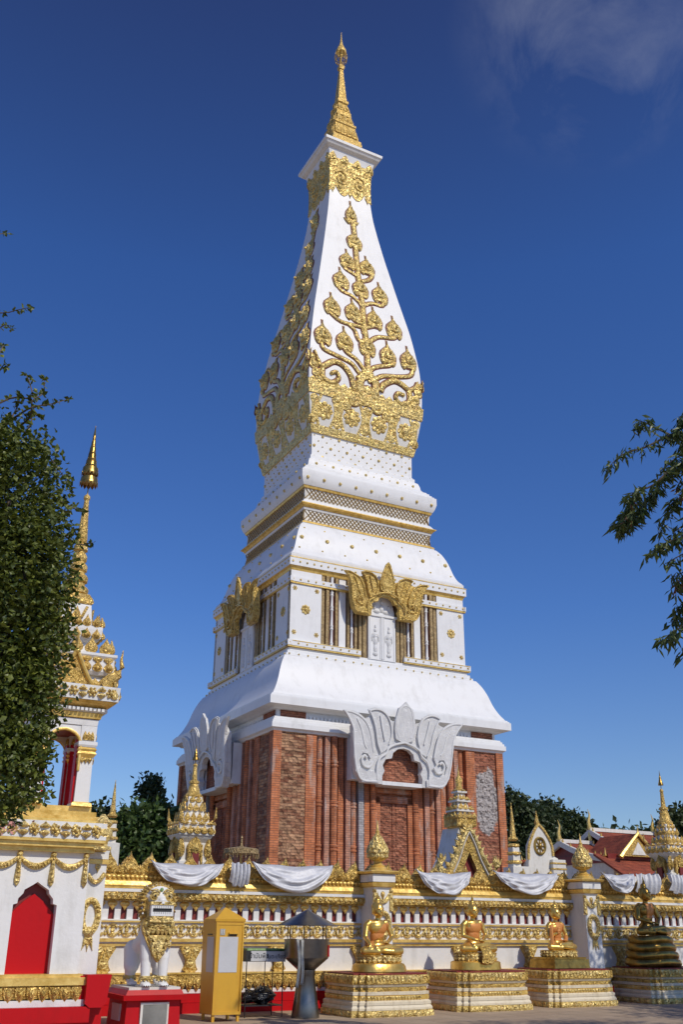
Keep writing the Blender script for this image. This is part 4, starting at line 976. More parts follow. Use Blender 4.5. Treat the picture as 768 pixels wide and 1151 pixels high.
for sx in (-1, 1):
    for sy in (-1, 1):
        X, Y = cx+sx*(hx+.24), cy+sy*(hx+.24)
        b.tube([(X-sx*.25, Y-sy*.1, 5.9), (X-sx*.12, Y-sy*.05, 6.04), (X, Y, 6.14), (X+sx*.06, Y, 6.28), (X+sx*.03, Y, 6.42), (X+sx*.05, Y, 6.62)], [.14, .12, .09, .05, .03, .008], 7)
        for z0, o_, h_ in ((5.86, hx+.22, .34), (6.52, hx+.08, .34), (7.12, .44, .30)):
            def mpc(a, b_, d, sx=sx, sy=sy, o_=o_): return (cx+sx*(o_+.0)+a*.7071*sx*0+a*.7, cy+sy*o_-a*.7*sx*sy*1.0-d*sy*.7, b_)
            k('corner_leaf', 'gold_leaf', 40).leaf(mpc, 0, z0, .18, h_, .08, 0, 'flame', 2)
sqc('gold_moulding', 'gold_leaf', [(7.62, .30), (7.66, .33), (7.75, .30), (7.85, .24), (7.86, .2)])
S = []
for zz, r_ in ((7.86, .25), (8.12, .215), (8.36, .18), (8.58, .15)): S += [(zz, r_*.8), (zz+.03, r_), (zz+.12, r_*1.05), (zz+.18, r_*.85), (zz+.2, r_*.7), (zz+.23, r_*.7)]
S += [(8.82, .12), (8.84, .15), (8.95, .14), (8.98, .10), (9.1, .115), (9.9, .055), (10.0, .05), (10.02, .07), (10.08, .07), (10.12, .04), (10.14, .01)]
k('stem_spire', 'gold_leaf', 40).lathe(S, 12, (cx, cy))
k('umbrella_rod', 'gold_dark', 40).lathe([(10.1, .012), (11.8, .008)], 6, (cx, cy))
b = k('tiered_umbrella', 'gold_dark', 40)
U_ = [(10.42, .19), (10.66, .175), (10.84, .12), (11.0, .09), (11.15, .07), (11.3, .05), (11.44, .035)]
for i, (zz, r_) in enumerate(U_):
    b.lathe([(zz-.02, r_), (zz+.10, r_*.93), (zz+.16, r_*.5), (zz+.17, .02)], 16, (cx, cy))
    for q in range(14): b.leaf(lambda a, c_, d, q=q, r_=r_, zz=zz: (cx+(r_+d)*cos(q*pi/7+a/r_), cy+(r_+d)*sin(q*pi/7+a/r_), zz+c_), 0, 0, r_*.4, .07+.03*(i < 2), .006, pi, 'flame', 1)
b.lathe([(11.5, .02), (11.56, .03), (11.8, .004)], 8, (cx, cy))
k.done()
# ------------------------------------------------------------------ fused bodies
def fuse(name, prims, vox, smooth=6, dec=None):
    bm = bmesh.new()
    for p in prims:
        if p[0] == 'e':
            M_ = Matrix.Translation(p[1]) @ (Matrix.Rotation(p[3][0], 4, p[3][1]) if len(p) > 3 else Matrix()) @ Matrix.Diagonal((*p[2], 1))
            bmesh.ops.create_icosphere(bm, subdivisions=3, radius=1, matrix=M_)
        else:
            a, ra, b_, rb = Vector(p[1]), p[2], Vector(p[3]), p[4]; n_ = max(2, int((b_-a).length/(min(ra, rb)*.35))+1)
            for i in range(n_+1):
                q = i/n_; bmesh.ops.create_icosphere(bm, subdivisions=2, radius=1, matrix=Matrix.Translation(a.lerp(b_, q)) @ Matrix.Scale(ra+(rb-ra)*q, 4))
    me = bpy.data.meshes.new(name+'_src'); bm.to_mesh(me); bm.free()
    o = bpy.data.objects.new(name, me); sc.collection.objects.link(o)
    r = o.modifiers.new('r', 'REMESH'); r.mode = 'VOXEL'; r.voxel_size = vox
    s_ = o.modifiers.new('s', 'SMOOTH'); s_.factor = .5; s_.iterations = smooth
    if dec: d_ = o.modifiers.new('d', 'DECIMATE'); d_.ratio = dec
    dg = bpy.context.evaluated_depsgraph_get(); dg.update(); out = bpy.data.meshes.new_from_object(o.evaluated_get(dg)); out.name = name
    bpy.data.objects.remove(o); out.shade_smooth(); return out
def use(me, name, mat, parent, loc=(0, 0, 0), scale=1, rot=0):
    o = bpy.data.objects.new(name, me); sc.collection.objects.link(o); o.parent = parent; o.location = loc; o.scale = (scale,)*3; o.rotation_euler = (0, 0, rot)
    if not me.materials: me.materials.append(MATS[mat])
    return o
def robe(me, pred, off, name):               # a cloth shell that follows the body
    vs = [v.co.copy() for v in me.vertices]; ns = [v.normal.copy() for v in me.vertices]; mp = {}; mb = MB()
    for p in me.polygons:
        if pred(p.center):
            idx = []
            for i in p.vertices:
                if i not in mp: mp[i] = len(mb.v); q = vs[i]+ns[i]*off; mb.v.append(tuple(q))
                idx.append(mp[i])
            mb.f.append(tuple(idx))
    return mb
# ---- seated Buddha
def hand(p, d, side, up):
    out = []; p = Vector(p); d = Vector(d).normalized(); s_ = Vector(side).normalized()
    out.append(('e', p+d*.035, (.034, .034, .022)))
    for i, (o_, l_) in enumerate(((-.030, .060), (-.010, .075), (.010, .07), (.029, .052))):
        a = p+d*.055+s_*o_; out += [('c', a, .0115, a+d*l_*.55, .0105), ('c', a+d*l_*.55, .0105, a+d*l_+Vector(up)*-.008, .008)]
    a = p+d*.01-s_*.034; out.append(('c', a, .013, a+d*.035-s_*.016, .010)); return out
def buddha_mesh(name, pose):
    P = [('e', (0, .06, .16), (.215, .15, .13)), ('e', (0, .065, .34), (.15, .105, .17)), ('e', (0, .055, .50), (.195, .115, .15)), ('e', (0, .06, .585), (.20, .10, .075)),
         ('c', (0, .05, .60), .065, (0, .04, .70), .052),
         ('e', (0, .025, .80), (.086, .10, .115)), ('e', (0, -.02, .765), (.062, .062, .065)), ('e', (0, .05, .84), (.095, .095, .085)), ('e', (0, .045, .93), (.052, .052, .05)),
         ('c', (0, -.068, .80), .010, (0, -.088, .775), .014), ('e', (0, -.072, .745), (.028, .014, .009)), ('e', (0, -.064, .722), (.025, .02, .016)),
         ('c', (-.05, -.062, .822), .009, (-.012, -.07, .815), .009), ('c', (.05, -.062, .822), .009, (.012, -.07, .815), .009)]
    for s_ in (-1, 1): P += [('c', (s_*.092, .035, .82), .016, (s_*.098, .03, .735), .011)]
    HS, HC = 1.28, Vector((0, .03, .69)); hd_ = P[5:]; P = P[:5]
    for p in hd_:
        if p[0] == 'e': P.append(('e', tuple(HC+(Vector(p[1])-HC)*HS), tuple(q*HS for q in p[2])))
        else: P.append(('c', HC+(Vector(p[1])-HC)*HS, p[2]*HS, HC+(Vector(p[3])-HC)*HS, p[4]*HS))
    for s_ in (-1, 1):
        P += [('c', (s_*.12, .03, .13), .115, (s_*.40, -.13, .085), .082), ('c', (s_*.40, -.13, .085), .080, (s_*.16, -.27, .075), .062), ('c', (s_*.18, .055, .585), .075, (s_*.245, .05, .54), .068)]
    P += [('c', (.16, -.27, .075), .06, (-.12, -.24, .10), .045), ('c', (-.2, -.25, .13), .058, (.16, -.22, .165), .045), ('e', (.22, -.19, .17), (.075, .05, .035)), ('e', (-.18, -.2, .11), (.07, .05, .035))]
    P += [('c', (.245, .05, .54), .064, (.30, .0, .34), .050), ('c', (.30, .0, .34), .048, (.10, -.17, .235), .033)] + hand((.10, -.17, .235), (-1, -.25, 0), (0, -1, .2), (0, 0, 1))
    if pose == 'touch':
        P += [('c', (-.245, .05, .54), .064, (-.315, -.02, .33), .050), ('c', (-.315, -.02, .33), .047, (-.30, -.20, .20), .033)] + hand((-.30, -.21, .185), (.05, -.35, -1), (1, 0, 0), (0, -.5, 0))
    elif pose == 'chest':
        P += [('c', (-.245, .05, .54), .064, (-.315, -.02, .33), .050), ('c', (-.315, -.02, .33), .047, (-.13, -.16, .40), .033)] + hand((-.13, -.165, .41), (.25, -.1, 1), (1, 0, 0), (0, -.5, 0))
    else:
        P += [('c', (-.245, .05, .54), .064, (-.30, .0, .34), .050), ('c', (-.30, .0, .34), .048, (-.10, -.18, .26), .033)] + hand((-.10, -.18, .262), (1, -.2, 0), (0, -1, .2), (0, 0, 1))
    return fuse(name, P, .0095, 3)
flame = [(.965, .035), (.985, .045), (1.01, .03), (1.04, .034), (1.08, .03), (1.16, .010), (1.22, .003)]
def flame_part(root, z0, sc_, mat='gold_statue'):
    z0 = z0+sc_*.40; sc_ = sc_*.64
    b = MB(); b.lathe([(z0+(z-.0)*sc_, r_*sc_) for z, r_ in flame], 10, (0, .045*sc_))
    for q in range(6):
        a = q*pi/3; b.tube([(.03*sc_*cos(a), .045*sc_+.03*sc_*sin(a), z0+1.0*sc_), (.045*sc_*cos(a), .045*sc_+.045*sc_*sin(a), z0+1.05*sc_), (.012*sc_*cos(a), .045*sc_+.012*sc_*sin(a), z0+1.14*sc_)], [.010*sc_, .008*sc_, .002], 4)
    link('flame_finial', b, mat, root, 50)
def lotus(b, z0, w, d, h, n_, rot=pi, lay=1):
    for i in range(n_):
        an = 2*pi*i/n_
        def mp(a, q, dd, an=an): ta = an+a/w; r_ = 1+dd/w+ .10*(q/h if rot == 0 else -q/h)*0; return (w*r_*cos(ta), d*r_*sin(ta), z0+q)
        b.leaf(mp, 0, 0, 2*pi*w/n_*.95, h, .03, rot, 'petal', lay)
def ell(b, prof, w, d, c=(0, 0), seg=28, pw=2.4):
    def pt(a, k, z):
        ca, sa_ = cos(a), sin(a); return (c[0]+w*k*abs(ca)**(2/pw)*(1 if ca > 0 else -1), c[1]+d*k*abs(sa_)**(2/pw)*(1 if sa_ > 0 else -1), z)
    b.loft([[pt(2*pi*j/seg, k, z) for j in range(seg)] for z, k in prof])
m_touch = buddha_mesh('buddha_body', 'touch'); m_lap = buddha_mesh('buddha_body', 'lap'); m_chest = buddha_mesh('buddha_body', 'chest')
for m_ in (m_touch, m_lap, m_chest): m_.materials.append(MATS['gold_statue'])

def plinth(s, t, hw, hd, H, label):
    w = thing('statue_plinth', label, 'plinth', s, t, 0, group='tiered white and gold plinths under the statues'); k = Kit(w); st = .13
    def fp(dw):
        X, Y = hw+dw, hd+dw; P = []
        for sx, sy, o_ in ((1, -1, 0), (1, 1, 1), (-1, 1, 0), (-1, -1, 1)):
            c = [(X-2*st*1.0, Y), (X-2*st, Y-st*.5), (X-st, Y-st*.5), (X-st, Y-st), (X, Y-st)]
            c = [(sx*a, sy*b_) for a, b_ in c]; P += c if not o_ else c[::-1]
        return P
    def seg(nm, mat, pr): k(nm, mat).loft([[(x, y, z*H) for x, y in fp(dw)] for z, dw in pr])
    seg('gold_foot', 'gold_relief', [(0, .07), (.13, .07), (.15, .04)]); seg('white_tier', 'plinth_cream', [(.152, .05), (.20, .05), (.26, .02), (.265, .0)])
    seg('white_tier', 'plinth_cream', [(.266, .03), (.33, .03), (.37, -.01)]); seg('gold_band', 'gold_smooth', [(.371, -.01), (.39, .0), (.47, .0), (.49, -.02)])
    seg('white_tier', 'plinth_cream', [(.491, .0), (.56, .0), (.57, -.03)]); seg('gold_band', 'gold_carved', [(.571, -.04), (.60, -.03), (.66, -.03), (.67, -.05)]); seg('white_tier', 'plinth_cream', [(.671, -.03), (.73, .0), (.735, -.02)])
    seg('gold_top_band', 'gold_carved', [(.736, .01), (.76, .02), (.93, .02), (.95, .0)]); seg('red_top', 'maroon', [(.951, -.02), (.985, -.02)])
    b = k('gold_petals', 'gold_relief', 40)
    for z0, h_, dw, rot, n_ in ((.935, .15, .02, pi, 15), (.02, .12, .07, 0, 13), (.47, .09, .0, pi, 18)):
        W_ = hw+dw-2*st
        for i in range(n_): b.leaf(front(0, -(hd+dw), 0), -W_+2*W_*(i+.5)/n_, z0*H, 2*W_/n_*.95, h_*H, .025, rot, 'petal', 1)
        for (x0, x1, yy) in ((-hw-dw+st, -hw-dw+2*st, hd+dw-st*.5), (-hw-dw, -hw-dw+st, hd+dw-st)):
            for i in range(1): b.leaf(front(0, -yy, 0), (x0+x1)/2, z0*H, st*.8, h_*H, .02, rot, 'petal', 1)
        def left(a, q, d, dw=dw): return (-(hw+dw)-d, a, q)
        for i in range(8): b.leaf(left, -(hd-st)+2*(hd-st)*(i+.5)/8, z0*H, .13, h_*H, .02, rot, 'petal', 1)
    k.done(); return w
PL = [(-.02+.0, -1.80, .90, .74), (2.86, -1.35, .95, .72), (5.62, -1.05, .97, .72), (8.95, -.95, 1.12, .80)]
H = .80
plinth(*PL[0][:2], PL[0][2], PL[0][3], H, 'white and gold plinth, leftmost of the row, under the statue beside the burner')
plinth(*PL[1][:2], PL[1][2], PL[1][3], H, 'white and gold plinth under the statue with the gold front cloth')
plinth(*PL[2][:2], PL[2][2], PL[2][3], H, 'white and gold plinth under the statue on a square base, beside the wreathed pillar')
plinth(*PL[3][:2], PL[3][2], PL[3][3], H, 'shaded plinth at the right edge under the statue on tiered coils')
# statue one
def statue(i, label, me, sc_, zb, rot=0, dx=0):
    w = thing('buddha_statue', label, 'statue', PL[i][0]+dx, PL[i][1], H, rot, group='seated gilt statues on plinths'); use(me, 'body', 'gold_statue', w, (0, 0, zb), sc_); flame_part(w, zb, sc_); return w
w = statue(0, 'gilt seated statue with orange sash, hand on knee, beside the burner', m_touch, 1.08, .30, dx=.06)
k = Kit(w); ell(k('base', 'gold_statue', 40), [(0, 1.08), (.10, 1.04), (.15, .97), (.16, .90), (.17, .80)], .56, .40)
ell(k('lotus_throne', 'gold_carved', 40), [(.165, .80), (.22, .88), (.235, .80), (.245, .84), (.31, .92), (.315, .85)], .56, .40); b = k('lotus_petals', 'gold_relief', 40); lotus(b, .235, .49, .355, .07, 26); lotus(b, .24, .49, .355, .07, 26, 0); k.done()
mb = robe(m_touch, lambda c: .17 < c.z < .66 and abs((c.z-.40)-.62*(c.x)) < .085+.02*sin(c.x*20) and c.x < .21 and not (c.x < -.21 and c.z < .6), .009, 'sash')
o = link('sash', mb, 'orange_cloth', w, 180); o.location = (0, 0, .30); o.scale = (1.08,)*3; o.modifiers.new('t', 'SOLIDIFY').thickness = .012
b = MB(); b.loft([[(-.34+.0*x, -.02+x*.1, z) for x in (0, 1)]+[(-.30, -.02+.1, z), (-.30, -.02, z)] for z in (.30, .64)]); 
b = MB(); rows = [[(-.37-.05*v_+.06*q+.01*sin(9*q), -.06-.04*v_-.05*sin(q*pi)+.012*sin(14*q), .66-.44*v_) for q in [i/8 for i in range(9)]] for v_ in [j/8 for j in range(9)]]; b.loft(rows, caps=False, close=False)
o = link('sash_end', b, 'orange_cloth', w, 180); o.modifiers.new('t', 'SOLIDIFY').thickness = .012
b = MB()
for sx in (-1, 1): b.tube(catmull([(sx*.02, .05, 1.33), (sx*.11, .05, 1.34), (sx*.18, .05, 1.42), (sx*.20, .05, 1.54)], 4), [.035]*5+[.03]*4+[.018]*3+[.005], 6)
# statue two
w = statue(1, 'gilt seated statue, orange cloth round its chest, gold cloth hanging in front', m_lap, 1.06, .34, dx=-.02)
k = Kit(w); ell(k('base', 'gold_statue', 40), [(.0, 1.05), (.15, 1.03), (.17, .95), (.18, .86)], .57, .42)
ell(k('lotus_throne', 'gold_carved', 40), [(.18, .86), (.24, .92), (.25, .82), (.27, .82), (.34, .93), (.35, .84)], .56, .40); b = k('lotus_petals', 'gold_relief', 40); lotus(b, .25, .51, .37, .07, 26); lotus(b, .26, .50, .36, .08, 26, 0); k.done()
mb = robe(m_lap, lambda c: .27 < c.z < .575+.08*c.x and abs(c.x) < .20 and not (c.y < -.07 and c.z < .34) and (c.z < .5 or c.x > -.12), .009, 'robe')
o = link('robe', mb, 'orange_cloth', w, 180); o.location = (0, 0, .34); o.scale = (1.06,)*3; o.modifiers.new('t', 'SOLIDIFY').thickness = .012
b = MB(); rows = [[((q*2-1)*(.12+.05*v_), -.33-.16*min(1, v_*2.2)-.012*sin(q*18)-.01*v_, .47-.05*v_-.36*max(0, v_-.12)*(1-.12*(2*q-1)**2)) for q in [i/12 for i in range(13)]] for v_ in [j/10 for j in range(11)]]; b.loft(rows, caps=False, close=False)
o = link('front_cloth', b, 'gold_carved', w, 180); o.modifiers.new('t', 'SOLIDIFY').thickness = .015
b = MB(); b.box(-.62, .62, -.46, .46, .0, .012); [b.box(sx*.5-.05, sx*.5+.05, -.48, -.40, -.0, .03) for sx in (-1, 1)]
# statue three
w = statue(2, 'gilt seated statue with an orange sash, one hand raised, on a square metal base', m_chest, 1.0, .37, .12, dx=-.10)
k = Kit(w); k('base', 'gold_dark').box(-.60, .60, -.42, .42, .0, .19, .02, .02); k('base', 'gold_dark').box(-.54, .54, -.37, .37, .195, .235)
ell(k('lotus_throne', 'gold_carved', 40), [(.236, .84), (.29, .92), (.30, .84), (.32, .84), (.375, .92), (.385, .84)], .54, .38); b = k('lotus_petals', 'gold_relief', 40); lotus(b, .30, .49, .35, .06, 26); lotus(b, .305, .49, .35, .07, 26, 0); k.done()
mb = robe(m_chest, lambda c: .22 < c.z < .66 and abs((c.z-.43)+.1*c.x-.10*0) < .20 and c.x < .22 and c.y < .2 and not (c.x < -.17) and (c.z < .52 or c.x > -.08), .009, 'sash')
o = link('sash', mb, 'orange_cloth', w, 180); o.location = (0, 0, .37); o.modifiers.new('t', 'SOLIDIFY').thickness = .012
b = MB(); rows = [[(-.37+.10*q-.03*v_, -.10-.04*v_-.05*sin(q*pi)+.012*sin(14*q), .95-.62*v_) for q in [i/8 for i in range(9)]] for v_ in [j/8 for j in range(9)]]; b.loft(rows, caps=False, close=False)
o = link('sash_end', b, 'orange_cloth', w, 180); o.modifiers.new('t', 'SOLIDIFY').thickness = .012
# statue four, on stacked coils
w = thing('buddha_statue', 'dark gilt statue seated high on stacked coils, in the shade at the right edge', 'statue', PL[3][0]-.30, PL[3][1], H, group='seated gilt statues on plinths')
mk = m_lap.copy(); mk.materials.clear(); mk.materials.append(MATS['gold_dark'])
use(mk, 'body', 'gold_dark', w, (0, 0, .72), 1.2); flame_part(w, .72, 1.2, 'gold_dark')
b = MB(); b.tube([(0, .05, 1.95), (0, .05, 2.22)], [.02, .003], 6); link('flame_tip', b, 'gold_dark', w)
b = MB()
for j, (z, W_) in enumerate(((.09, .70), (.27, .65), (.45, .60), (.62, .54))):
    n_ = 40; pts = [(W_*cos(2*pi*i/n_)*1.0, W_*.72*sin(2*pi*i/n_), z+.02*sin(6*pi*i/n_)) for i in range(n_+1)]; b.tube(pts, .105, 8)
b.lathe([(0, .35), (.72, .35)], 20)
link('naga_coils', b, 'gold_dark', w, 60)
mb = robe(m_lap, lambda c: .35 < c.z < .64 and abs(c.x-.05) < .12 and c.y < .06, .008, 'sash'); o = link('sash', mb, 'orange_cloth', w, 180); o.location = (0, 0, .72); o.scale = (1.2,)*3

# ------------------------------------------------------------------ guardian lion on its red pedestal
tl = -3.05; sl_ = (sT(153, 1112, tl)+sT(197, 1112, tl))/2; zl = .72; zl = zT(1110, 170, tl)
lp = thing('lion_pedestal', 'red pedestal with grey panels under the white lion', 'pedestal', sl_, tl+.62, 0); k = Kit(lp)
k('body', 'red').box(-.50, .50, -.56, .56, -.0, zl-.20, .02, .02); k('step', 'red').box(-.58, .58, -.66, .66, zl-.20, zl-.12, -.01, -.01); k('step', 'red').box(-.53, .53, -.61, .61, zl-.119, zl-.04, .04, .04); k('white_slab', 'white_small').box(-.47, .47, -.56, .56, zl-.04, zl)
k('front_panel', 'glass_grey').box(-.20, .24, -.585, -.50, .05, zl-.27); k('panel_frame', 'white_small').box(-.24, -.20, -.59, -.5, .05, zl-.26); k('panel_frame', 'white_small').box(.24, .27, -.59, -.5, .05, zl-.26); k('panel_frame', 'white_small').box(-.24, .27, -.592, -.5, zl-.27, zl-.24)
k('side_panel', 'paper').box(-.515, -.45, -.25, .25, .1, zl-.27)
k.done()
ln = thing('guardian_lion', 'white lion statue with a gilt mane and open mouth, standing on the red pedestal', 'lion statue', sl_, tl+.45, zl)
ln.scale = (.97, .9, .86)
P = []
for s_ in (-1, 1):
    P += [('c', (s_*.165, -.22, 1.02), .15, (s_*.165, -.27, .55), .115), ('c', (s_*.165, -.27, .55), .11, (s_*.165, -.30, .12), .085), ('e', (s_*.165, -.35, .05), (.10, .13, .055))]
    for q in (-.06, -.02, .02, .06): P.append(('c', (s_*.165+q, -.42, .045), .026, (s_*.165+q, -.49, .03), .022))
    P += [('c', (s_*.20, .45, .70), .20, (s_*.27, .30, .38), .15), ('c', (s_*.27, .30, .38), .13, (s_*.26, .42, .15), .09), ('c', (s_*.26, .42, .15), .08, (s_*.26, .30, .06), .075), ('e', (s_*.26, .20, .05), (.095, .13, .055)),
          ('c', (s_*.10, -.2, .95), .20, (s_*.10, .35, .75), .20), ('e', (s_*.125, -.30, 1.72), (.085, .08, .07)), ('c', (s_*.17, -.12, 1.88), .05, (s_*.22, -.10, 1.98), .02)]
P += [('e', (0, .0, .95), (.26, .42, .26)), ('e', (0, -.15, 1.18), (.27, .24, .28)), ('c', (0, -.12, 1.2), .24, (0, -.1, 1.6), .22), ('e', (0, -.16, 1.75), (.29, .25, .25)), ('e', (0, -.38, 1.68), (.10, .10, .10)),
      ('e', (0, -.37, 1.60), (.17, .19, .075)), ('e', (0, -.50, 1.66), (.075, .06, .05)), ('e', (0, -.33, 1.36), (.15, .17, .05)), ('c', (0, .62, .7), .06, (0, .72, 1.1), .05), ('c', (0, .72, 1.1), .05, (0, .60, 1.4), .03)]
mlion = fuse('lion_body', P, .016, 5); use(mlion, 'body', 'white_clean', ln)
k = Kit(ln)
# jaws: upper and lower lips as boxy gilt rims, teeth, dark mouth
k('mouth', 'dark').box(-.185, .185, -.50, -.15, 1.375, 1.545); k('lower_jaw', 'gold_relief').box(-.235, .235, -.545, -.12, 1.23, 1.35, .02, .02); k('upper_lip', 'gold_relief').box(-.235, .235, -.55, -.12, 1.565, 1.63); 
k('lip', 'white_clean').box(-.215, .215, -.535, -.12, 1.545, 1.564); k('lip', 'white_clean').box(-.215, .215, -.535, -.12, 1.351, 1.385)
b = k('teeth', 'white_clean')
for i in range(9):
    x = -.168+i*.042; b.box(x-.015, x+.015, -.532, -.50, 1.50, 1.545); b.box(x-.015, x+.015, -.532, -.50, 1.385, 1.43)
for sx in (-1, 1): b.box(sx*.20-.015, sx*.20+.015, -.533, -.2, 1.385, 1.545)
k('cheek', 'gold_relief').box(.205, .235, -.42, -.12, 1.28, 1.58); k('cheek', 'gold_relief').box(-.235, -.205, -.42, -.12, 1.30, 1.58)
b = k('eye', 'gold_relief', 40)
for sx in (-1, 1):
    b.ball((sx*.135, -.405, 1.745), .065, 10, 7); b.tube([(sx*(.135+.085*cos(q*pi/8)), -.415, 1.745+.078*sin(q*pi/8)) for q in range(17)], .016, 5)
    b.tube(catmull([(sx*.03, -.42, 1.81), (sx*.10, -.41, 1.87), (sx*.19, -.37, 1.85), (sx*.24, -.28, 1.92)], 4), [.02]*9+[.015]*3+[.005], 5)
b = k('pupil', 'dark', 40)
for sx in (-1, 1): b.ball((sx*.135, -.466, 1.745), .024, 8, 6)
b = k('forehead_jewel', 'green_paint', 40); b.ball((0, -.40, 1.87), .035, 8, 6, (1, .6, 1.2))
# mane: rows of flame leaves round the face, the chest bib, anklets
b = k('mane', 'gold_carved', 40)
for ring_, (R_, y_, n_, h_, w_) in enumerate(((.285, -.27, 26, .085, .07), (.30, -.20, 26, .10, .08), (.30, -.12, 24, .10, .09), (.28, -.03, 20, .09, .10), (.24, .12, 12, .14, .12))[:4]):
    for i in range(n_):
        a = -.30*pi+1.6*pi*i/(n_-1)
        zc = 1.64; rx = R_+.03; rz = R_*1.12
        if sin(a) < -.1: rz = R_*1.9
        cxp, czp = rx*cos(a), zc+rz*sin(a); ca, sa_ = cos(a), sin(a)
        def mp(x, z, d, cxp=cxp, czp=czp, ca=ca, sa_=sa_, y_=y_): return (cxp+z*ca-x*sa_, y_-d+z*.35, czp+z*sa_+x*ca)
        b.leaf(mp, 0, -.03, w_, h_, .05, 0, 'flame', 1)
b.tube([(.24*cos(-.30*pi+1.6*pi*i/24), -.24, 1.62+(.27 if sin(-.30*pi+1.6*pi*i/24) > -.1 else .46)*sin(-.30*pi+1.6*pi*i/24)) for i in range(25)], .06, 7)
poly = [(-.27, 1.30), (-.31, 1.20), (-.29, 1.02), (-.20, .80), (-.08, .58), (0, .46), (.08, .58), (.20, .80), (.29, 1.02), (.31, 1.20), (.27, 1.30)]
bib = lambda a, b_, d: (a, -.43-d+1.1*a*a+.10*max(0, b_-1.1)-.0*b_, b_)
k('chest_bib', 'gold_carved').prism(poly[::-1], bib, .05, -.08); b = k('bib_relief', 'gold_relief', 40); bb_ = lambda a, b_, d: bib(a, b_, d+.05)
for j in range(5):
    for i in range(-3+j//2, 4-j//2):
        b.leaf(bb_, i*.085+(.0425 if j % 2 else 0), 1.24-j*.13, .085, .14, .03, pi, 'petal', 1)
for q in range(4): b.ribbon(bb_, [(x, 1.22-.05*q+1.0*x*x) for x in [-.26+.052*i for i in range(11)]], .012, .03, 3)
b.dome(bb_, 0, 1.15, .05, .06); b.ribbon(bb_, [(.08*cos(q*pi/8), 1.15+.08*sin(q*pi/8)) for q in range(17)], .014, .03, 3); b.leaf(bb_, 0, .92, .16, .42, .04, pi, 'flame', 1)
b = k('anklet', 'gold_relief', 40)
for sx in (-1, 1):
    for c_, r_ in (((sx*.165, -.30), .105), ((sx*.26, .40), .11)):
        b.lathe([(.13, r_-.01), (.15, r_+.015), (.20, r_+.01), (.21, r_-.01)], 14, c_)
        for i in range(10): b.ball((c_[0]+r_*cos(i*pi/5), c_[1]+r_*sin(i*pi/5), .125), .022, 6, 4)
b = k('claw', 'dark', 40)
for sx in (-1, 1):
    for q in (-.06, -.02, .02, .06): b.ball((sx*.165+q, -.505, .028), .014, 6, 4)
k.done()

# ------------------------------------------------------------------ donation box, table, burner
tb = -2.35; s0, s1 = sT(239, 1140, tb), sT(268, 1140, tb); zr = zT(1034, 255, tb); za = zT(1020, 252, tb+.25); W2 = (s1-s0)/2+.015
bx = thing('donation_box', 'tall yellow metal donation box with a pale paper panel and a pointed lid', 'donation box', (s0+s1)/2, tb+W2, 0); k = Kit(bx)
k('body', 'yellow_paint').box(-W2, W2, -W2, W2+.12, .12, zr, -.02, -.02)
for sx in (-1, 1):
    for sy in (-1, 1): k('leg', 'yellow_paint').box(sx*W2-(.05 if sx > 0 else 0), sx*W2+(.05 if sx < 0 else 0), sy*W2-(.05 if sy > 0 else 0), sy*W2+(.05 if sy < 0 else 0), 0, .12)
k('lid', 'yellow_paint').loft([[(x*q, y*q, z) for x, y in ((-1, -1), (1, -1), (1, 1), (-1, 1))] for z, q in ((zr-.03, W2+.035), (zr+.015, W2+.04), (za, .01))])
fy = -W2-.02
for x in (-W2-.012, W2-.018): k('frame', 'yellow_paint').box(x, x+.03, fy-.012, fy+.03, .12, zr-.04)
k('frame', 'yellow_paint').box(-W2, W2, fy-.008, fy+.03, .12, .17); k('frame', 'yellow_paint').box(-W2, W2, fy-.008, fy+.03, zr-.09, zr-.05)
def onbox(z): return -W2-.02*(z-.12)/(zr-.12)
zA, zB = zT(1093, 255, tb), zT(1053, 255, tb)
b = k('paper', 'paper'); b.loft([[(x, onbox(z)-.006, z), (x+d, onbox(z)-.006, z), (x+d, onbox(z)+.0, z), (x, onbox(z)+.0, z)] for x, d, z in ((-W2+.07, 2*W2-.17, zA), (-W2+.07, 2*W2-.17, zB))])
b.loft([[(onbox(z)-.006, -W2*.75, z), (onbox(z), -W2*.75, z), (onbox(z), W2*.5, z), (onbox(z)-.006, W2*.5, z)] for z in (zA, zB)])
k('coin_slot', 'yellow_paint').box(-.03, .16, onbox(zB+.06)-.05, onbox(zB)+.02, zB+.05, zB+.075); k('slot_opening', 'dark').box(-.01, .14, onbox(zB+.02)-.012, onbox(zB)+.02, zB+.015, zB+.048)
k('slot_opening', 'dark').box(onbox(zB+.02)-.01, onbox(zB)+.02, -.12, .12, zB+.03, zB+.05)
k.done()
def text(body, size, M_, mat, parent, name='lettering'):
    cu = bpy.data.curves.new(name, 'FONT'); cu.body = body; cu.size = size; cu.extrude = .002; cu.align_x = 'CENTER'; cu.align_y = 'CENTER'
    o = bpy.data.objects.new(name, cu); sc.collection.objects.link(o); dg = bpy.context.evaluated_depsgraph_get(); dg.update()
    me = bpy.data.meshes.new_from_object(o.evaluated_get(dg)); bpy.data.objects.remove(o); me.name = name
    o = bpy.data.objects.new(name, me); sc.collection.objects.link(o); me.materials.clear(); me.materials.append(MATS[mat]); o.parent = parent; o.matrix_local = M_; return o
FR = Matrix.Rotation(pi/2, 4, 'X')
k = Kit(bx); k('number_tag', 'rag').box(-W2+.07, -W2+.17, onbox(zB+.1)-.008, onbox(zB), zB+.03, zB+.14); k.done()
text('11', .10, Matrix.Translation((-W2+.12, onbox(zB+.1)-.012, zB+.085)) @ FR, 'white_small', bx, 'number')
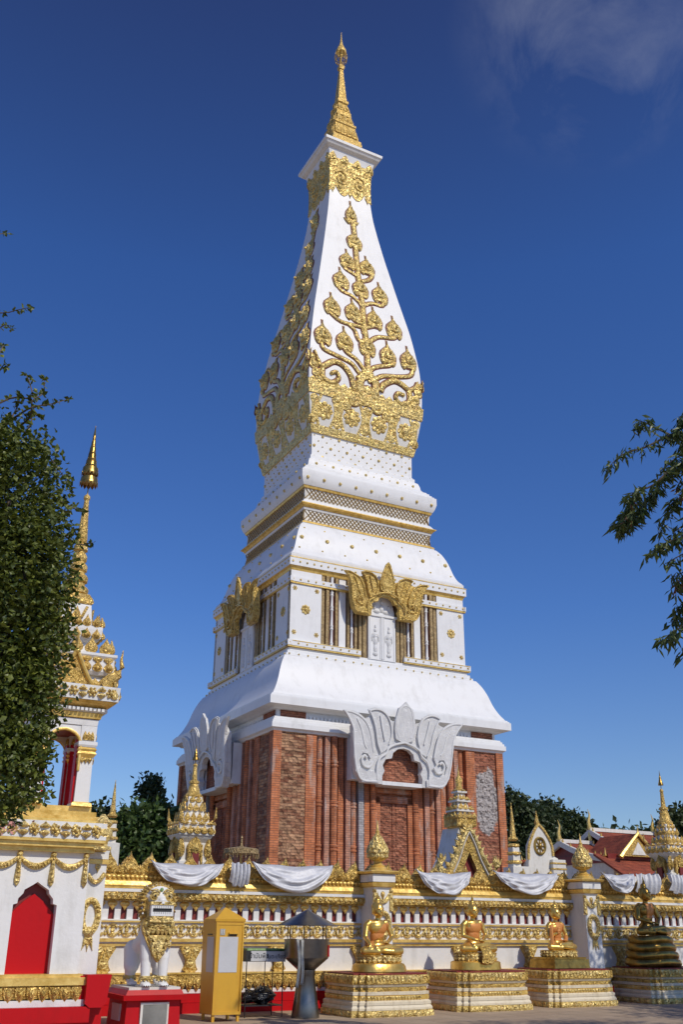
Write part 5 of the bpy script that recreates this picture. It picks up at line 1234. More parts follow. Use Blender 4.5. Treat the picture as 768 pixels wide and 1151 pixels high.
# table of thin rods with a shallow tray
tt = -1.75; s0, s1 = sT(278, 1080, tt), sT(319, 1080, tt); zt_ = zT(1068, 300, tt); zq = zT(1079, 300, tt); hw = (s1-s0)/2+.03
tbm = thing('offering_table', 'thin legged black table with a green top and white Thai signs', 'table', (s0+s1)/2, tt+.28, 0); k = Kit(tbm)
k('tray', 'dark').box(-hw, hw, -.28, .28, zq-.03, zt_-.005); k('table_top', 'green_paint').box(-hw+.02, hw-.01, -.27, .27, zt_-.005, zt_+.03, .01, .01)
for sx in (-1, 1):
    for sy in (-1, 1): k('leg', 'dark').tube([(sx*(hw-.03), sy*.25, 0), (sx*(hw-.03), sy*.25, zq)], .011, 6)
k('leg', 'dark').tube([(0, -.25, .25), (0, -.25, zq)], .009, 6)
k('shelf', 'dark').box(-hw+.02, hw-.02, -.26, .26, .20, .22)
k('sign', 'paper').box(-hw+.10, 0, -.292, -.285, zq-.02, zt_-.015); k('sign', 'paper').box(.005, hw-.0, -.295, -.287, zq-.035, zt_-.02)
k.done()
zc = (zq+zt_)/2-.018
text('น้ำมันพืช', .125, Matrix.Translation((-hw/2+.055, -.295, zc)) @ FR, 'ink', tbm); text('ในตะเกียง', .105, Matrix.Translation((hw/2, -.298, zc-.012)) @ FR, 'ink', tbm)
bag = thing('black_bag', 'crumpled shiny black plastic bag on the low shelf of the table', 'bag', (s0+s1)/2, tt+.28, .22)
b = MB(); rnd = random.Random(5); n1, n2 = 26, 12; rr = []
for j in range(n2):
    v_ = -.48+.96*j/(n2-1); row = []
    for i in range(n1):
        a = 2*pi*i/n1; p = Vector((cos(a)*cos(v_*pi), sin(a)*cos(v_*pi), sin(v_*pi))); q = 1+.35*noise.noise(p*2.2+Vector((3, 1, 2)))+.16*noise.noise(p*6)
        row.append((p.x*.34*q, p.y*.24*q, .15+p.z*.15*q*(1+.3*sin(5*p.x))))
    rr.append(row)
b.loft(rr); link('bag', b, 'black_plastic', bag)
# steel burner
tt = -2.1; sb = sT(344, 1100, tt); br = thing('incense_burner', 'stainless steel incense burner with a conical hat on rods', 'burner', sb, tt, 0)
def zb_(y): return zT(y, 341, tt)
k = Kit(br)
k('pedestal', 'steel', 50).lathe([(0, .275), (.02, .28), (zb_(1124), .235), (zb_(1123), .232), (zb_(1097), .175), (zb_(1096), .18), (zb_(1090), .185)], 32)
k('bowl', 'steel', 50).lathe([(zb_(1090), .18), (zb_(1077), .44), (zb_(1076), .445), (zb_(1057), .455), (zb_(1055.5), .46), (zb_(1056), .43), (zb_(1070), .40)], 36)
k('sand', 'rag').lathe([(zb_(1062), .43), (zb_(1061), .43)], 30)
k('hat', 'steel', 50).lathe([(zb_(1040.5), .60), (zb_(1040), .605), (zb_(1033), .38), (zb_(1022.5), .02), (zb_(1022), .005)], 36)
for q in range(6): a = q*pi/3+.2; k('hat_rod', 'dark').tube([(.42*cos(a), .42*sin(a), zb_(1056)), (.42*cos(a), .42*sin(a), zb_(1038))], .010, 5)
k('red_sticker', 'red').loft([[(.463*cos(a), .463*sin(a), z) for a in (-.75, -.6, -.45)]+[(.44*cos(a), .44*sin(a), z) for a in (-.45, -.6, -.75)] for z in (zb_(1075), zb_(1062))])
k.done()
rg = thing('hanging_rag', 'long grey cloth strip hung over the rim of the steel burner', 'cloth', sb, tt, 0)
b = MB(); z1, z0 = zb_(1056), zb_(1109)
ctr = Vector((-.325, -.345, 0))
for dx, w_, zend in ((-.035, .03, z0), (.045, .03, z0+.05)):
    rows = [[(ctr.x+dx+(q-.5)*2*w_+.01*sin(v_*7+dx*50), ctr.y-.03-.035*sin(pi*v_)*1.5-.012*cos(q*9), z1+(zend-z1)*v_) for q in [i/6 for i in range(7)]] for v_ in [j/16 for j in range(17)]]
    b.loft(rows, caps=False, close=False)
rows = [[(ctr.x+(q-.5)*.14, ctr.y-.03+.10*v_, z1+.015*sin(pi*v_)) for q in [i/6 for i in range(7)]] for v_ in [j/4 for j in range(5)]]; b.loft(rows, caps=False, close=False)
o = link('cloth', b, 'rag', rg, 180); o.modifiers.new('t', 'SOLIDIFY').thickness = .012
# ------------------------------------------------------------------ small shrines inside the wall
def mini_spire(k, z, r, h, c=(0, 0), umb=True):
    S = [(z, r), (z+.04*h, r*1.05), (z+.08*h, r*.8), (z+.20*h, r*.62), (z+.26*h, r*.50), (z+.27*h, r*.62), (z+.31*h, r*.60), (z+.33*h, r*.34), (z+.60*h, r*.22), (z+.61*h, r*.30), (z+.64*h, r*.22), (z+.66*h, .012)]
    k('gold_spire', 'gold_leaf', 50).lathe(S, 12, c)
    if umb:
        k('umbrella', 'gold_dark', 40).lathe([(z+.66*h, .012), (z+.72*h, .012), (z+.721*h, .09), (z+.76*h, .08), (z+.80*h, .05), (z+.801*h, .06), (z+.85*h, .035), (z+.851*h, .045), (z+.9*h, .02), (z+h, .003)], 10, c)
def pinnacle(name, label, s, t, zb, W, ht):
    w = thing(name, label, 'shrine', s, t, 0, group='small spired shrines inside the wall'); k = Kit(w)
    k('body', 'white_small').sq([(0, W*.9), (zb-.2, W*.86), (zb-.15, W*.7), (zb+.25, W*.66), (zb+.35, W*.85), (zb+.42, W*.95)])
    for q in range(4):
        ca, sa_ = cos(q*pi/2), sin(q*pi/2)
        def mpq(a, b_, d): y_ = -W*.7-d; return (a*ca-y_*sa_, a*sa_+y_*ca, b_)
        b = k('niche_gable', 'gold_carved', 40)
        b.leaf(mpq, 0, zb-.15, W*.9, .75, .12, 0, 'flame', 2)
        for sx in (-1, 1):
            b.leaf(mpq, sx*W*.75, zb-.1, W*.4, .55, .1, 0, 'flame', 1)
            b.prism([(sx*W*.32, -.0+zb-.5), (sx*W*.45, zb-.5), (sx*W*.40, zb+.2), (sx*W*.30, zb+.2)][::sx], mpq, .1)
        k('niche', 'maroon').prism([(-W*.2, zb-.5), (W*.2, zb-.5), (W*.18, zb), (0, zb+.12), (-W*.18, zb)], mpq, .135)
        def tier(off, z, n_, Wd, h): 
            def m2(a, b_, d): y_ = -off-d; return (a*ca-y_*sa_, a*sa_+y_*ca, b_)
            for i in range(n_): k('gold_leaves', 'gold_leaf', 40).leaf(m2, -Wd+2*Wd*(i+.5)/n_, z, 2*Wd/n_*.95, h, .05, 0, 'flame', 1)
        tier(W*1.0, zb+.44, 5, W, .22); tier(W*1.04, zb+.66, 4, W*.95, .10)
        tier(W*.72, zb+.74, 4, W*.7, .26); tier(W*.55, zb+1.0, 3, W*.5, .24); tier(W*.42, zb+1.22, 2, W*.36, .18)
        def m3(a, b_, d): y_ = -W*.9-d; return (a*ca-y_*sa_, a*sa_+y_*ca, b_)
        for i in range(4): k('rosette', 'gold_relief', 40).dome(m3, (i-1.5)*W*.45, zb+.55, .06, .12, 7)
        k('horn', 'gold_leaf', 40).tube([(ca*W*.8-sa_*W*.8, sa_*W*.8+ca*W*.8, zb+.7), (ca*W-sa_*W, sa_*W+ca*W, zb+.85), (ca*W*1.02-sa_*W*1.02, sa_*W*1.02+ca*W*1.02, zb+1.1)], [.06, .04, .008], 6)
    k('tiers', 'white_small').sq([(zb+.42, W*.98), (zb+.66, W*1.0), (zb+.70, W*.75), (zb+.95, W*.66), (zb+.96, W*.5), (zb+1.2, W*.42), (zb+1.21, W*.42), (zb+1.36, W*.38), (zb+1.37, W*.2)])
    mini_spire(k, zb+1.36, W*.46, ht-zb-1.36); k.done(); return w
tA = 3.0; pinnacle('spired_shrine', 'small gold spired shrine left of the brick base, above a silver cloth', sT(213.5, 950, tA), tA, 3.30, .46, zT(838, 218, tA))
tC = 3.5; pinnacle('spired_shrine', 'small gold spired shrine at the right edge beside the red roofed hall', sT(752, 955, tC), tC, 3.55, .52, zT(866, 740, tC))
# gabled gate in front of the brick base
tB = 3.2; sB = sT(519, 960, tB); w = thing('gabled_gate', 'gold gabled gate with a thin spire in front of the brick base', 'gate', sB, tB, 0); k = Kit(w)
za_, zb2 = zT(932, 519, tB), zT(985, 519, tB); zt2 = zT(862, 517, tB); h_ = za_-zb2; W = .80
fm = front(0, -.25, 0)
k('gable', 'gold_carved').prism([(-W, zb2-.3), (-.34, zb2-.3), (-.34, zb2-.05), (-.22, zb2+.2), (0, zb2+.42*h_+.1), (.22, zb2+.2), (.34, zb2-.05), (.34, zb2-.3), (W, zb2-.3), (W*.95, zb2+.1), (W*.45, zb2+h_*.55), (.08, za_), (-.08, za_), (-W*.45, zb2+h_*.55), (-W*.95, zb2+.1)], fm, .16)
k('opening', 'maroon').box(-.4, .4, -.262, -.246, 0, zb2+.42*h_+.1)
b = k('gable_edge', 'gold_relief', 40); b2 = k('white_edge', 'white_small', 40)
for sx in (-1, 1):
    P = catmull([(sx*W*.98, zb2+.05), (sx*W*.55, zb2+h_*.42), (sx*W*.28, zb2+h_*.75), (0, za_+.02)], 5)
    b.ribbon(lambda a, q, d: fm(a, q, d+.15), P, .06, .10, 4); b2.ribbon(lambda a, q, d: fm(a, q, d+.16), [(a*.86, q-.12) for a, q in P], .022, .05, 3)
    for p in P[::2]: b.leaf(lambda a, q, d: fm(a, q, d+.1), p[0], p[1], .14, .24, .06, -sx*.8, 'flame', 1)
    b.tube([(sx*W*.9, -.3, zb2-.1), (sx*W*1.15, -.3, zb2+.05), (sx*W*1.25, -.32, zb2+.28), (sx*W*1.15, -.36, zb2+.42), (sx*W*1.2, -.36, zb2+.58)], [.10, .12, .10, .09, .01], 8)
    for q in range(4): b.leaf(lambda a, z, d: (sx*W*1.18+a, -.4-d, z), sx*(.08-.05*q), zb2+.3+.02*q, .07, .24, .04, -sx*(.5-.25*q), 'flame', 1)
k('roof', 'white_small').loft([[(sx_*x, y, z) for sx_, x, z in ((-1, W*1.1, zb2-.2), (-1, W*.62, zb2+h_*.35), (-1, .22, za_+.02), (1, .22, za_+.02), (1, W*.62, zb2+h_*.35), (1, W*1.1, zb2-.2))] for y in (-.24, .6)])
k('crest', 'gold_leaf').box(-.28, .28, -.30, .28, za_+.02, za_+.06); k('crest', 'gold_carved').box(-.34, .34, -.34, .34, za_+.06, za_+.28)
k('tiers', 'white_small').sq([(za_+.28, .26), (za_+.46, .22), (za_+.47, .30), (za_+.52, .30), (za_+.53, .2), (za_+.74, .16), (za_+.75, .24), (za_+.80, .24), (za_+.81, .14), (za_+1.0, .11), (za_+1.01, .17), (za_+1.06, .17)])
b = k('gold_leaves', 'gold_leaf', 40)
for q in range(4):
    ca, sa_ = cos(q*pi/2), sin(q*pi/2)
    for off, z, n_, Wd, h2 in ((.35, za_+.27, 4, .34, .18), (.25, za_+.30, 3, .22, .2), (.30, za_+.52, 3, .28, .13), (.18, za_+.56, 2, .16, .18), (.24, za_+.80, 2, .2, .1), (.13, za_+.84, 2, .12, .14)):
        for i in range(n_): b.leaf(lambda a, b_, d: (a*ca-(-off-d)*sa_, a*sa_+(-off-d)*ca, b_), -Wd+2*Wd*(i+.5)/n_, z, 2*Wd/n_*.95, h2, .04, 0, 'flame', 1)
b.lathe([(za_+1.06, .19), (za_+1.1, .2), (za_+1.14, .10), (za_+1.25, .09), (za_+1.4, .11), (za_+1.5, .06), (zt2-.3, .065), (zt2-.28, .04), (zt2, .004)], 8)
k.done()
# slender finial beyond the tower, wheel gate, finial beside the gatehouse
def slim(label, x, yb, yt, t, r=.22):
    s = sT(x, yb, t); z0, z1 = zT(yb, x, t), zT(yt, x, t); w = thing('slim_finial', label, 'finial', s, t, 0, group='slender gold and white finials'); k = Kit(w); h = z1-z0
    k('post', 'white_small').sq([(0, r*1.3), (z0, r*1.2), (z0+.02, r*.7), (z0+.30*h, r*.6)])
    for q, (zz, rr) in enumerate(((.05, 1.1), (.18, 1.0), (.30, .85), (.40, .7))): k('gold_ring', 'gold_leaf', 40).lathe([(z0+zz*h, r*rr*.8), (z0+(zz+.02)*h, r*rr*1.1), (z0+(zz+.05)*h, r*rr), (z0+(zz+.06)*h, r*.4)], 8)
    k('gold_tip', 'gold_leaf', 40).lathe([(z0+.44*h, r*.5), (z0+.6*h, r*.34), (z0+.75*h, r*.25), (z0+h, .005)], 8)
    k.done()
slim('slim white and gold finial at the right corner of the brick base', 579, 975, 902, 6.0)
slim('slim gold tipped finial right behind the gatehouse corner', 123, 948, 876, 4.0, .17)
tE = 6.5; sE = sT(601, 970, tE); w = thing('wheel_gate', 'white gate with a gold rimmed wheel emblem, between the tower and the dark trees', 'gate', sE, tE, 0); k = Kit(w)
z0, z1 = zT(978, 601, tE), zT(926, 601, tE); h = z1-z0; fm = front(0, -.2, 0)
k('pediment', 'white_small').prism([(-.55, z0-.3), (.75, z0-.3), (.75, z0+.25*h), (.55, z0+.3*h), (.50, z0+.55*h), (.25, z0+.8*h), (.0, z0+.95*h), (-.2, z0+.8*h), (-.48, z0+.5*h), (-.5, z0+.2*h)], fm, .15)
b = k('wheel', 'gold_dark', 40); zc = z0+.50*h
b.ribbon(lambda a, q, d: fm(a, q, d+.15), [(.22*cos(i*pi/12), zc+.26*sin(i*pi/12)) for i in range(25)], .045, .06, 4); b.dome(lambda a, q, d: fm(a, q, d+.15), 0, zc, .09, .08, 10)
for i in range(8): b.ribbon(lambda a, q, d: fm(a, q, d+.15), [(.06*cos(i*pi/4), zc+.07*sin(i*pi/4)), (.21*cos(i*pi/4), zc+.25*sin(i*pi/4))], .022, .04, 3)
b = k('gold_edge', 'gold_leaf', 40)
for P in ([(-.52, z0+.2*h), (-.46, z0+.5*h), (-.2, z0+.82*h), (0, z0+.97*h)], [(.54, z0+.3*h), (.50, z0+.55*h), (.25, z0+.82*h), (0, z0+.97*h)]): b.ribbon(lambda a, q, d: fm(a, q, d+.15), catmull(P, 4), .045, .06, 4)
b.lathe([(z1-.1, .05), (z1, .09), (z1+.1, .06), (z1+.4, .005)], 8, (0, -.28))
k('wing', 'white_small').box(.4, .95, -.5, .3, 0, z0+.22*h)
for q in range(4): k('gold_edge', 'gold_leaf').box(.38, .97, -.52, .32, z0-.35+q*.18, z0-.30+q*.18)
k('wing', 'white_small').box(-.9, -.45, -.4, .3, 0, z0+.05*h)
k.done()
# gilt parasol behind the wall
tP = 1.2; sP = sT(271, 960, tP); w = thing('gilt_parasol', 'flat gilt ceremonial parasol above the small bunched silver cloth', 'parasol', sP, tP, 0); k = Kit(w)
zp = zT(955, 271, tP)
k('pole', 'gold_smooth').tube([(0, 0, 0), (0, 0, zp+.02)], .025, 6); k('canopy', 'gold_dull', 40).lathe([(zp-.10, .42), (zp-.0, .42), (zp+.02, .38), (zp+.07, .05), (zp+.10, .03), (zp+.25, .015), (zp+.26, .03), (zp+.32, .004)], 24)
for i in range(26): a = 2*pi*i/26; k('fringe', 'gold_dull').tube([(.42*cos(a), .42*sin(a), zp-.09), (.42*cos(a), .42*sin(a), zp-.20)], .012, 4)
k.done()
# ------------------------------------------------------------------ red roofed hall behind
tH = 34.0
def HP(x, y): return onT(x, y, tH)
sr0, zr_ = HP(664, 934); sr1, _ = HP(724, 936); zc_ = HP(700, 961)[1]
hl = thing('temple_hall', 'temple hall with steep red tiled roofs, white ridges and a small gilded porch gable', 'hall', sr0, tH, 0); k = Kit(hl); Lh = sr1-sr0+1.0
def roofslab(nm, x0, x1, zr, ze, run, ov=0, flare=.25):
    for sy in (-1, 1):
        pr = catmull([(0, zr), (run*.35, zr-(zr-ze)*.48), (run*.75, zr-(zr-ze)*.85), (run, ze)], 4)
        rows = [[(x, sy*y, z+dz) for y, z in pr] for x, dz in ((x0, 0), (x1, 0))]
        b = k(nm, 'roof_tile'); top = [[(x, sy*y, z) for y, z in pr]+[(x, sy*y, z-.18) for y, z in pr[::-1]] for x in (x0, x1)]
        b.loft(top)
        for x in (x0, x1):
            k('barge_board', 'white_small').loft([[(x-.12, sy*y, z+.12), (x+.12, sy*y, z+.12), (x+.12, sy*y, z-.25), (x-.12, sy*y, z-.25)] for y, z in pr])
            b3 = k('gold_hooks', 'gold_smooth', 40)
            for y, z in pr[1::2]: b3.tube([(x, sy*y, z+.1), (x-.05, sy*(y+.1), z+.35)], [.09, .01], 5)
            b3.tube([(x, sy*run, ze), (x, sy*(run+.25), ze+.15), (x, sy*(run+.3), ze+.6)], [.12, .10, .01], 6)
    k('ridge', 'white_small').box(x0-.1, x1+.1, -.14, .14, zr-.02, zr+.22)
    for x in (x0, x1): k('gold_hooks', 'gold_smooth', 40).tube([(x, 0, zr+.1), (x-.1, 0, zr+.6), (x+.05, 0, zr+1.1), (x-.08, 0, zr+1.5)], [.16, .12, .06, .01], 6)
He = zc_; D1 = 4.2
roofslab('upper_roof', 0, Lh, zr_, He, D1); roofslab('end_roof', -2.8, 0.0, zr_-.9, He-.6, D1-.1); roofslab('end_roof', Lh, Lh+2.2, zr_-.9, He-.6, D1-.1)
zlow = HP(700, 986)[1]
for (x0, x1, y0, y1, za, zb3) in ((-3.4, Lh+2.8, D1-.3, D1+2.6, He-.35, He-1.9),):
    for sy in (-1, 1):
        k('lower_roof', 'roof_tile').loft([[(x, sy*y0, za), (x, sy*y1, zb3), (x, sy*y1, zb3-.15), (x, sy*y0, za-.15)] for x in (x0, x1)])
        k('eave', 'white_small').box(x0, x1, sy*y1-.08, sy*y1+.08, zb3-.3, zb3+.04)
k('wall', 'white_small').box(-2.6, Lh+2, -D1-.6, D1+.6, 0, He-.9); k('frieze', 'maroon').box(-2.7, Lh+2.1, -D1-.3, D1+.3, He-.9, He-.35)
for i in range(7): k('window', 'dark').box(-1.9+i*1.9, -1.0+i*1.9, -D1-.65, -D1-.55, 1.2, He-2.4)
for xg in (-2.55, Lh+1.9): k('gable_wall', 'maroon').prism([(-D1+.4, He-.6), (D1-.4, He-.6), (0, zr_-1.2)], lambda a, z, d, xg=xg: (xg+d, a, z), .15)
xp = sT(709, 960, tH-D1)-sr0; zp0, zp1 = zT(962, 709, tH-D1-1), zT(936, 709, tH-D1-1)
gp = lambda a, z, d: (xp+a, -D1-.6-d, z)
k('porch_gable', 'gold_carved').prism([(-1.3, zp0), (1.3, zp0), (0, zp1-.2)], gp, .2); k('porch_niche', 'white_small').prism([(-.6, zp0+.1), (.6, zp0+.1), (0, zp0+.9)], gp, .25)
for sx in (-1, 1): k('gold_hooks', 'gold_smooth', 40).tube([(xp+sx*1.7, -D1-.9, zp0-.1), (xp+sx*1.3, -D1-.9, zp0+.3), (xp, -D1-.9, zp1), (xp, -D1-.9, zp1+.5)], [.16, .14, .10, .01], 6)
for sx in (-1, 1): k('porch_roof', 'roof_tile').loft([[(xp, y, zp1), (xp+sx*1.5, y, zp0+.05), (xp+sx*1.5, y, zp0-.05), (xp, y, zp1-.1)] for y in (-D1-.85, -1.5)])
k.done()

# ------------------------------------------------------------------ trees
def leafcloud(name, pts, size, mat, parent, seed=1, long=False, droop=0):
    rnd = random.Random(seed); vs = []; fs = []
    for p in pts:
        n_ = Vector((rnd.gauss(0, 1), rnd.gauss(0, 1), rnd.gauss(.5, 1))).normalized(); d = n_.cross(Vector((rnd.gauss(0, 1), rnd.gauss(0, 1), rnd.gauss(0, 1)))).normalized()
        if long: d = Vector((rnd.gauss(0, .6), rnd.gauss(0, .6), -rnd.uniform(.3, 1.3)+droop)).normalized(); n_ = d.cross(Vector((rnd.gauss(0, 1), rnd.gauss(0, 1), rnd.gauss(0, 1)))).normalized()
        sd = d.cross(n_); L_ = size*rnd.uniform(.65, 1.3); w_ = L_*(.13 if long else .34); p = Vector(p); o = len(vs)
        c = n_*L_*.10
        vs += [p, p+d*L_*.45+sd*w_-c*.2, p+d*L_-c, p+d*L_*.45-sd*w_-c*.2, p+d*L_*.5+c*.6]
        fs += [(o, o+1, o+4), (o+1, o+2, o+4), (o+2, o+3, o+4), (o+3, o, o+4)]
    me = bpy.data.meshes.new(name); me.from_pydata([tuple(v) for v in vs], [], fs); me.materials.append(MATS[mat])
    o = bpy.data.objects.new(name, me); sc.collection.objects.link(o); o.parent = parent; return o
def blob_pts(blobs, n, seed, shell=.55):
    rnd = random.Random(seed); tot = sum(b_[1][0]*b_[1][2] for b_ in blobs); out = []
    for c, r in blobs:
        for _ in range(int(n*r[0]*r[2]/tot)):
            d = Vector((rnd.gauss(0, 1), rnd.gauss(0, 1), rnd.gauss(0, 1))).normalized(); q = rnd.uniform(shell, 1)*(1+.22*noise.noise(d*2.3+Vector(c))+.12*noise.noise(d*6+Vector(c)))
            out.append((c[0]+d.x*r[0]*q, c[1]+d.y*r[1]*q, c[2]+d.z*r[2]*q))
    return out
def wthing(name, label, cat, loc, group=None):
    o = bpy.data.objects.new(name, None); sc.collection.objects.link(o); o.location = loc; return tag(o, label, cat, group)
def tree(label, base, H, blobs, n, size, mat, seed, tr=.25, group=None, clump=0):
    w = wthing('tree', label, 'tree', base, group); rnd = random.Random(seed)
    b = MB(); b.tube([(0, 0, -.1), (.1, 0, H*.3), (-.1, .1, H*.6), (0, 0, H*.85)], [tr, tr*.8, tr*.5, tr*.2], 8)
    for c, r in blobs:
        z0 = H*rnd.uniform(.25, .5); p0 = Vector((0, 0, z0)); p1 = Vector(c); b.tube([p0, p0.lerp(p1, .5)+Vector((0, 0, -.1*H*rnd.random())), p1], [tr*.5, tr*.3, tr*.1], 6)
    link('trunk', b, 'bark', w, 40)
    pts = blob_pts(blobs, n, seed)
    if clump:
        q = []
        for p in pts:
            for _ in range(clump): q.append((p[0]+rnd.gauss(0, size*.9), p[1]+rnd.gauss(0, size*.9), p[2]+rnd.gauss(0, size*.8)))
        pts = q
    leafcloud('crown', pts, size, mat, w, seed); return w
def rel(P, base): return (P.x-base[0], P.y-base[1], P.z-base[2])
# far trees: blobs given by where they stand beyond the wall
def fartree(label, Y, blobs_px, base_px, size, n, mat, seed, clump=3, group='trees behind the wall'):
    bP = atY(base_px, 1040, Y); base = (bP.x, bP.y, 0); bl = []
    for x, y, rx, ry in blobs_px:
        P = atY(x, y, Y); k_ = Y*1.06/F; bl.append((rel(P, base), (rx*k_, rx*k_*.9, ry*k_*1.05)))
    top = max(c[2] for c, r in bl); tree(label, base, top, bl, n, size, mat, seed, .25, group, clump)
fartree('dense green tree between the gatehouse and the brick base', 46, [(150, 935, 22, 22), (180, 940, 24, 28), (165, 960, 30, 22), (135, 955, 18, 30), (200, 965, 14, 20)], 165, .30, 4200, 'leaf_far', 11)
fartree('slim dark treetop rising above the green tree left of the base', 60, [(170, 884, 8, 9), (172, 900, 7, 9), (166, 892, 6, 6), (176, 915, 6, 10)], 172, .30, 800, 'leaf_far_dark', 12, 2)
fartree('low dark shrub tree just behind the gatehouse corner', 52, [(112, 925, 14, 14), (128, 940, 10, 12)], 118, .3, 900, 'leaf_far_dark', 13, 2)
fartree('dark loose tree right beside the brick base', 88, [(585, 915, 16, 14), (600, 930, 22, 18), (590, 950, 26, 18), (575, 900, 8, 8)], 590, .42, 2600, 'leaf_far_dark', 14, 3)
fartree('dark spreading tree behind the wheel gate, left of the red roof', 95, [(620, 925, 18, 14), (640, 930, 18, 12), (630, 950, 24, 18), (652, 932, 10, 9), (612, 908, 6, 6)], 628, .45, 2800, 'leaf_far_dark', 15, 3)
fartree('tree at the right edge beyond the spired shrine', 75, [(762, 925, 12, 12), (775, 940, 22, 16), (752, 945, 12, 14), (790, 930, 20, 20)], 770, .42, 1700, 'leaf_far_dark', 16, 3)
fartree('tree mass behind the red roofed hall', 95, [(690, 955, 40, 12), (735, 952, 26, 12), (660, 958, 30, 14)], 700, .7, 900, 'leaf_far_dark', 17, 3)
fartree('distant tree left of the gatehouse shrine, seen through its arch', 60, [(40, 945, 34, 16), (80, 950, 30, 14)], 60, .5, 900, 'leaf_far', 18, 3)
# big clipped tree at the left, close to the camera
Y = 12.0; bP = atY(-60, 1040, Y); base = (bP.x-.3, bP.y, 0); k_ = Y*1.12/F; bl = []
for x, y, rx, ry in ((10, 560, 66, 90), (30, 640, 55, 80), (28, 720, 52, 80), (16, 800, 52, 75), (4, 865, 50, 58), (-40, 520, 70, 75), (-60, 640, 70, 90), (-60, 780, 70, 90), (0, 700, 70, 120), (-30, 880, 60, 45)):
    P = atY(x, y, Y+.3*sin(x)); bl.append((rel(P, base), (rx*k_*.95, rx*k_*.9, ry*k_*1.0)))
tree('big dense dark green tree with small glossy leaves at the left edge', base, 7.5, bl, 42000, .082, 'leaf_hedge', 21, .28)
big = sc.objects['tree.008'] if 'tree.008' in sc.objects else None
# sprigs of the same tree reaching into the sky
def sprig(parent, base, pts, Y, r0, seed, size, mat, per=2, long=False, nm='twig'):
    rnd = random.Random(seed); W_ = [Vector(rel(atY(x, y, Y+.15*sin(i*1.7+seed)), base)) for i, (x, y) in enumerate(pts)]; C_ = [Vector(q) for q in catmull([tuple(p) for p in W_], 4)]
    b = MB(); b.tube(C_, [r0*(1-.8*i/(len(C_)-1)) for i in range(len(C_))], 5); link(nm, b, 'bark', parent)
    P = []
    for i in range(len(C_)-1):
        for q in range(per): P.append(tuple(C_[i].lerp(C_[i+1], rnd.random())+Vector((rnd.gauss(0, size*.15),)*3)))
    P += [tuple(C_[-1])]*4; leafcloud('leaves', P, size, mat, parent, seed, long)
hedge = [o for o in sc.objects if o.get('label', '').startswith('big dense dark green')][0]
for i, pts in enumerate(([(-60, 480), (-20, 365), (10, 351), (36, 345)], [(-40, 420), (0, 368), (12, 370)], [(-30, 470), (10, 448), (34, 447), (33, 430), (28, 420)], [(20, 480), (34, 468), (36, 450), (48, 442), (50, 425)],
                         [(15, 470), (35, 458), (58, 454), (78, 448)], [(25, 490), (35, 475), (33, 462), (45, 470)], [(-40, 320), (-10, 270), (6, 262)], [(-30, 480), (0, 415), (8, 412)], [(60, 560), (80, 570), (92, 575)], [(40, 500), (62, 522), (78, 548)], [(70, 600), (88, 612), (104, 610)], [(-20, 440), (0, 395), (4, 388)], [(0, 480), (12, 470), (20, 455), (22, 444)])):
    sprig(hedge, base, pts, Y, .018, 30+i, .085, 'leaf_hedge', 3)
# pinkish blossoms low on the tree
leafcloud('blossom', [tuple(Vector(rel(atY(x+random.Random(x).uniform(-6, 6), y, Y-.5), base))+Vector((random.Random(i).gauss(0, .04),)*3)) for i, (x, y) in enumerate([(3, 925), (8, 930), (14, 935), (5, 935), (11, 925), (20, 930)]*5)], .05, 'pink_petal', hedge, 3)
# tree reaching in from the right
Y = 14.0; base = (9.2, 14.0, 0)
w = wthing('tree', 'tree at the right edge with long drooping leaves on thin branches', 'tree', base)
b = MB(); b.tube([(0, 0, -.1), (.1, -.1, 2.5), (-.1, 0, 5), (0, .1, 8)], [.28, .24, .18, .08], 10); link('trunk', b, 'bark', w, 40)
BR = [[(800, 490), (760, 488), (725, 503), (700, 511), (682, 528)], [(800, 520), (775, 500), (740, 482), (722, 474), (714, 480)], [(820, 540), (770, 520), (735, 545), (715, 553), (704, 562)], [(760, 520), (730, 560), (708, 585), (688, 592)],
      [(830, 600), (790, 560), (765, 560), (752, 572), (742, 600)], [(830, 640), (790, 600), (765, 605), (745, 612), (730, 622)], [(830, 660), (800, 630), (775, 640), (756, 650)], [(830, 700), (800, 660), (775, 670), (760, 690)],
      [(840, 740), (800, 690), (775, 700), (755, 712), (746, 720)], [(840, 720), (800, 700), (780, 720), (766, 736)], [(830, 560), (800, 540), (775, 545), (758, 570)], [(830, 620), (800, 610), (770, 622), (748, 634)], [(830, 640), (790, 640), (768, 650), (757, 668)], [(840, 700), (800, 690), (772, 694), (752, 700)], [(820, 520), (790, 505), (765, 512), (742, 530)], [(830, 600), (790, 585), (770, 590), (756, 600)], [(830, 690), (800, 675), (778, 672), (762, 684)], [(830, 640), (800, 560), (778, 575), (764, 610)], [(800, 500), (780, 520), (768, 545)], [(720, 555), (704, 575), (700, 598)]]
bm_ = MB()
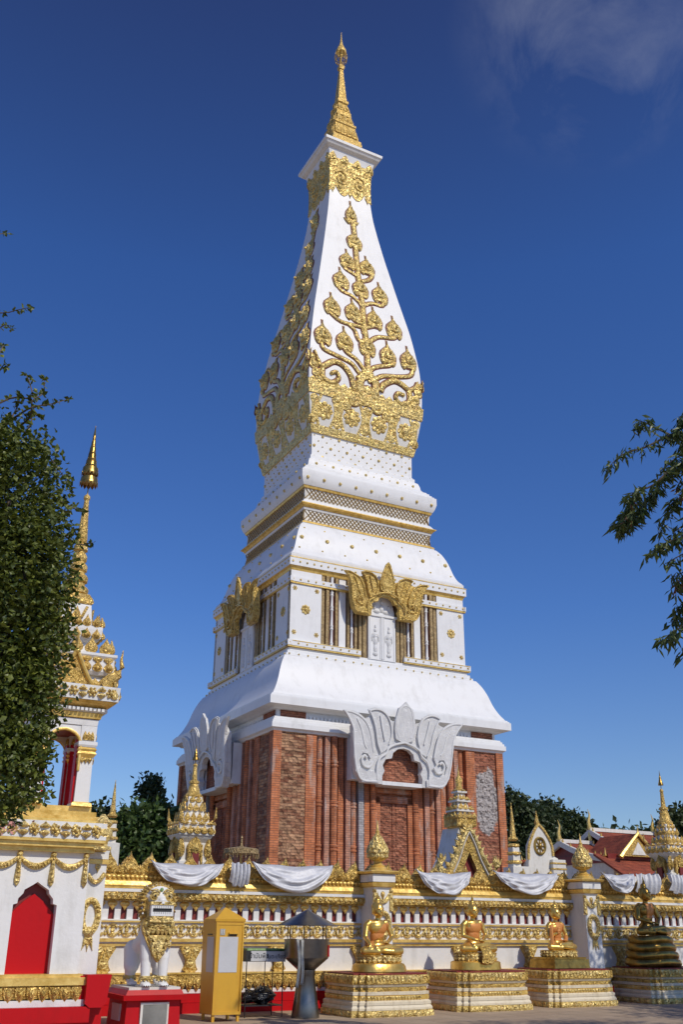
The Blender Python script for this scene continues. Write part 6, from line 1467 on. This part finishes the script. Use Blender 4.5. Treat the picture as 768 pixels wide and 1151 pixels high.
for i, pts in enumerate(BR):
    Yi = Y+.5*sin(i*2.1); W_ = [Vector(rel(atY(x, y, Yi+.1*j), base)) for j, (x, y) in enumerate(pts)]
    C_ = [Vector(q) for q in catmull(([(0, 0, 4+.25*(i % 7))] if pts[0][0] > 790 else [])+[tuple(p) for p in W_], 4)]; bm_.tube(C_, [(.034 if pts[0][0] > 790 else .014)*(1-.88*j/(len(C_)-1)) for j in range(len(C_))], 5)
    rnd = random.Random(50+i); P = []
    for j in range(2 if pts[0][0] > 790 else 1, len(C_)-1):
        vis = 1 if j > 8 else 4
        if rnd.random() < .92:
            for q in range(rnd.randint(5, 12)*vis): P.append(tuple(C_[j].lerp(C_[j+1], rnd.random())+Vector((rnd.gauss(0, .04), rnd.gauss(0, .10), rnd.gauss(0, .04)))))
    leafcloud('leaf_spray', P, .19, 'leaf_long', w, 60+i, True)
link('branches', bm_, 'bark', w)
leafcloud('young_leaves', [tuple(Vector(rel(atY(x, y, Y), base))+Vector((random.Random(i).gauss(0, .05), 0, random.Random(i+9).gauss(0, .05)))) for i, (x, y) in enumerate([(709, 560), (711, 563), (765, 662), (762, 658), (767, 655), (766, 552), (706, 582)]*4)], .12, 'leaf_red', w, 9, True)
cr_ = [((-.3, .2, 6.4), (1.9, 1.9, 1.5)), ((1.2, .4, 7.0), (2.0, 2.0, 1.5)), ((.4, -1.0, 5.4), (1.8, 1.6, 1.2)), ((-.9, .6, 4.6), (1.3, 1.3, .9))]
pts = blob_pts(cr_, 3600, 77, .2); rnd = random.Random(3); pts = [(p[0]+rnd.gauss(0, .12), p[1]+rnd.gauss(0, .12), p[2]+rnd.gauss(0, .12)) for p in pts for _ in range(3)]
leafcloud('crown', pts, .2, 'leaf_long', w, 78, True)
b = MB()
for c, r in cr_: b.tube([(0, 0, 3.0), Vector(c)*.5+Vector((0, 0, 1.4)), c], [.14, .09, .03], 6)
link('limbs', b, 'bark', w, 40)
# a second tree of the same kind stands farther right; its shade falls on the last statue
w = wthing('tree', 'leafy tree farther right that shades the last statue', 'tree', (12.0, 18.0, 0))
b = MB(); b.tube([(0, 0, -.1), (.1, .3, 2.5), (.3, .8, 5), (.6, 1.6, 7.5)], [.28, .24, .18, .08], 10); link('trunk', b, 'bark', w, 40)
cr_ = [((-.1, 4.9, 6.6), (2.3, 2.0, 1.5)), ((2.2, 4.2, 7.6), (2.2, 2.4, 1.6)), ((1.6, 2.0, 7.0), (1.8, 2.0, 1.5)), ((2.6, 4.4, 5.6), (1.8, 1.8, 1.3)), ((.6, .2, 6.4), (1.8, 1.8, 1.4))]
pts = blob_pts(cr_, 4600, 79, .2); pts = [(p[0]+rnd.gauss(0, .12), p[1]+rnd.gauss(0, .12), p[2]+rnd.gauss(0, .12)) for p in pts for _ in range(3)]
leafcloud('crown', pts, .22, 'leaf_long', w, 80, True)
b = MB()
for c, r in cr_: b.tube([(0, 0, 3.5), Vector(c)*.55+Vector((0, 0, 1.6)), c], [.14, .09, .03], 6)
link('limbs', b, 'bark', w, 40)
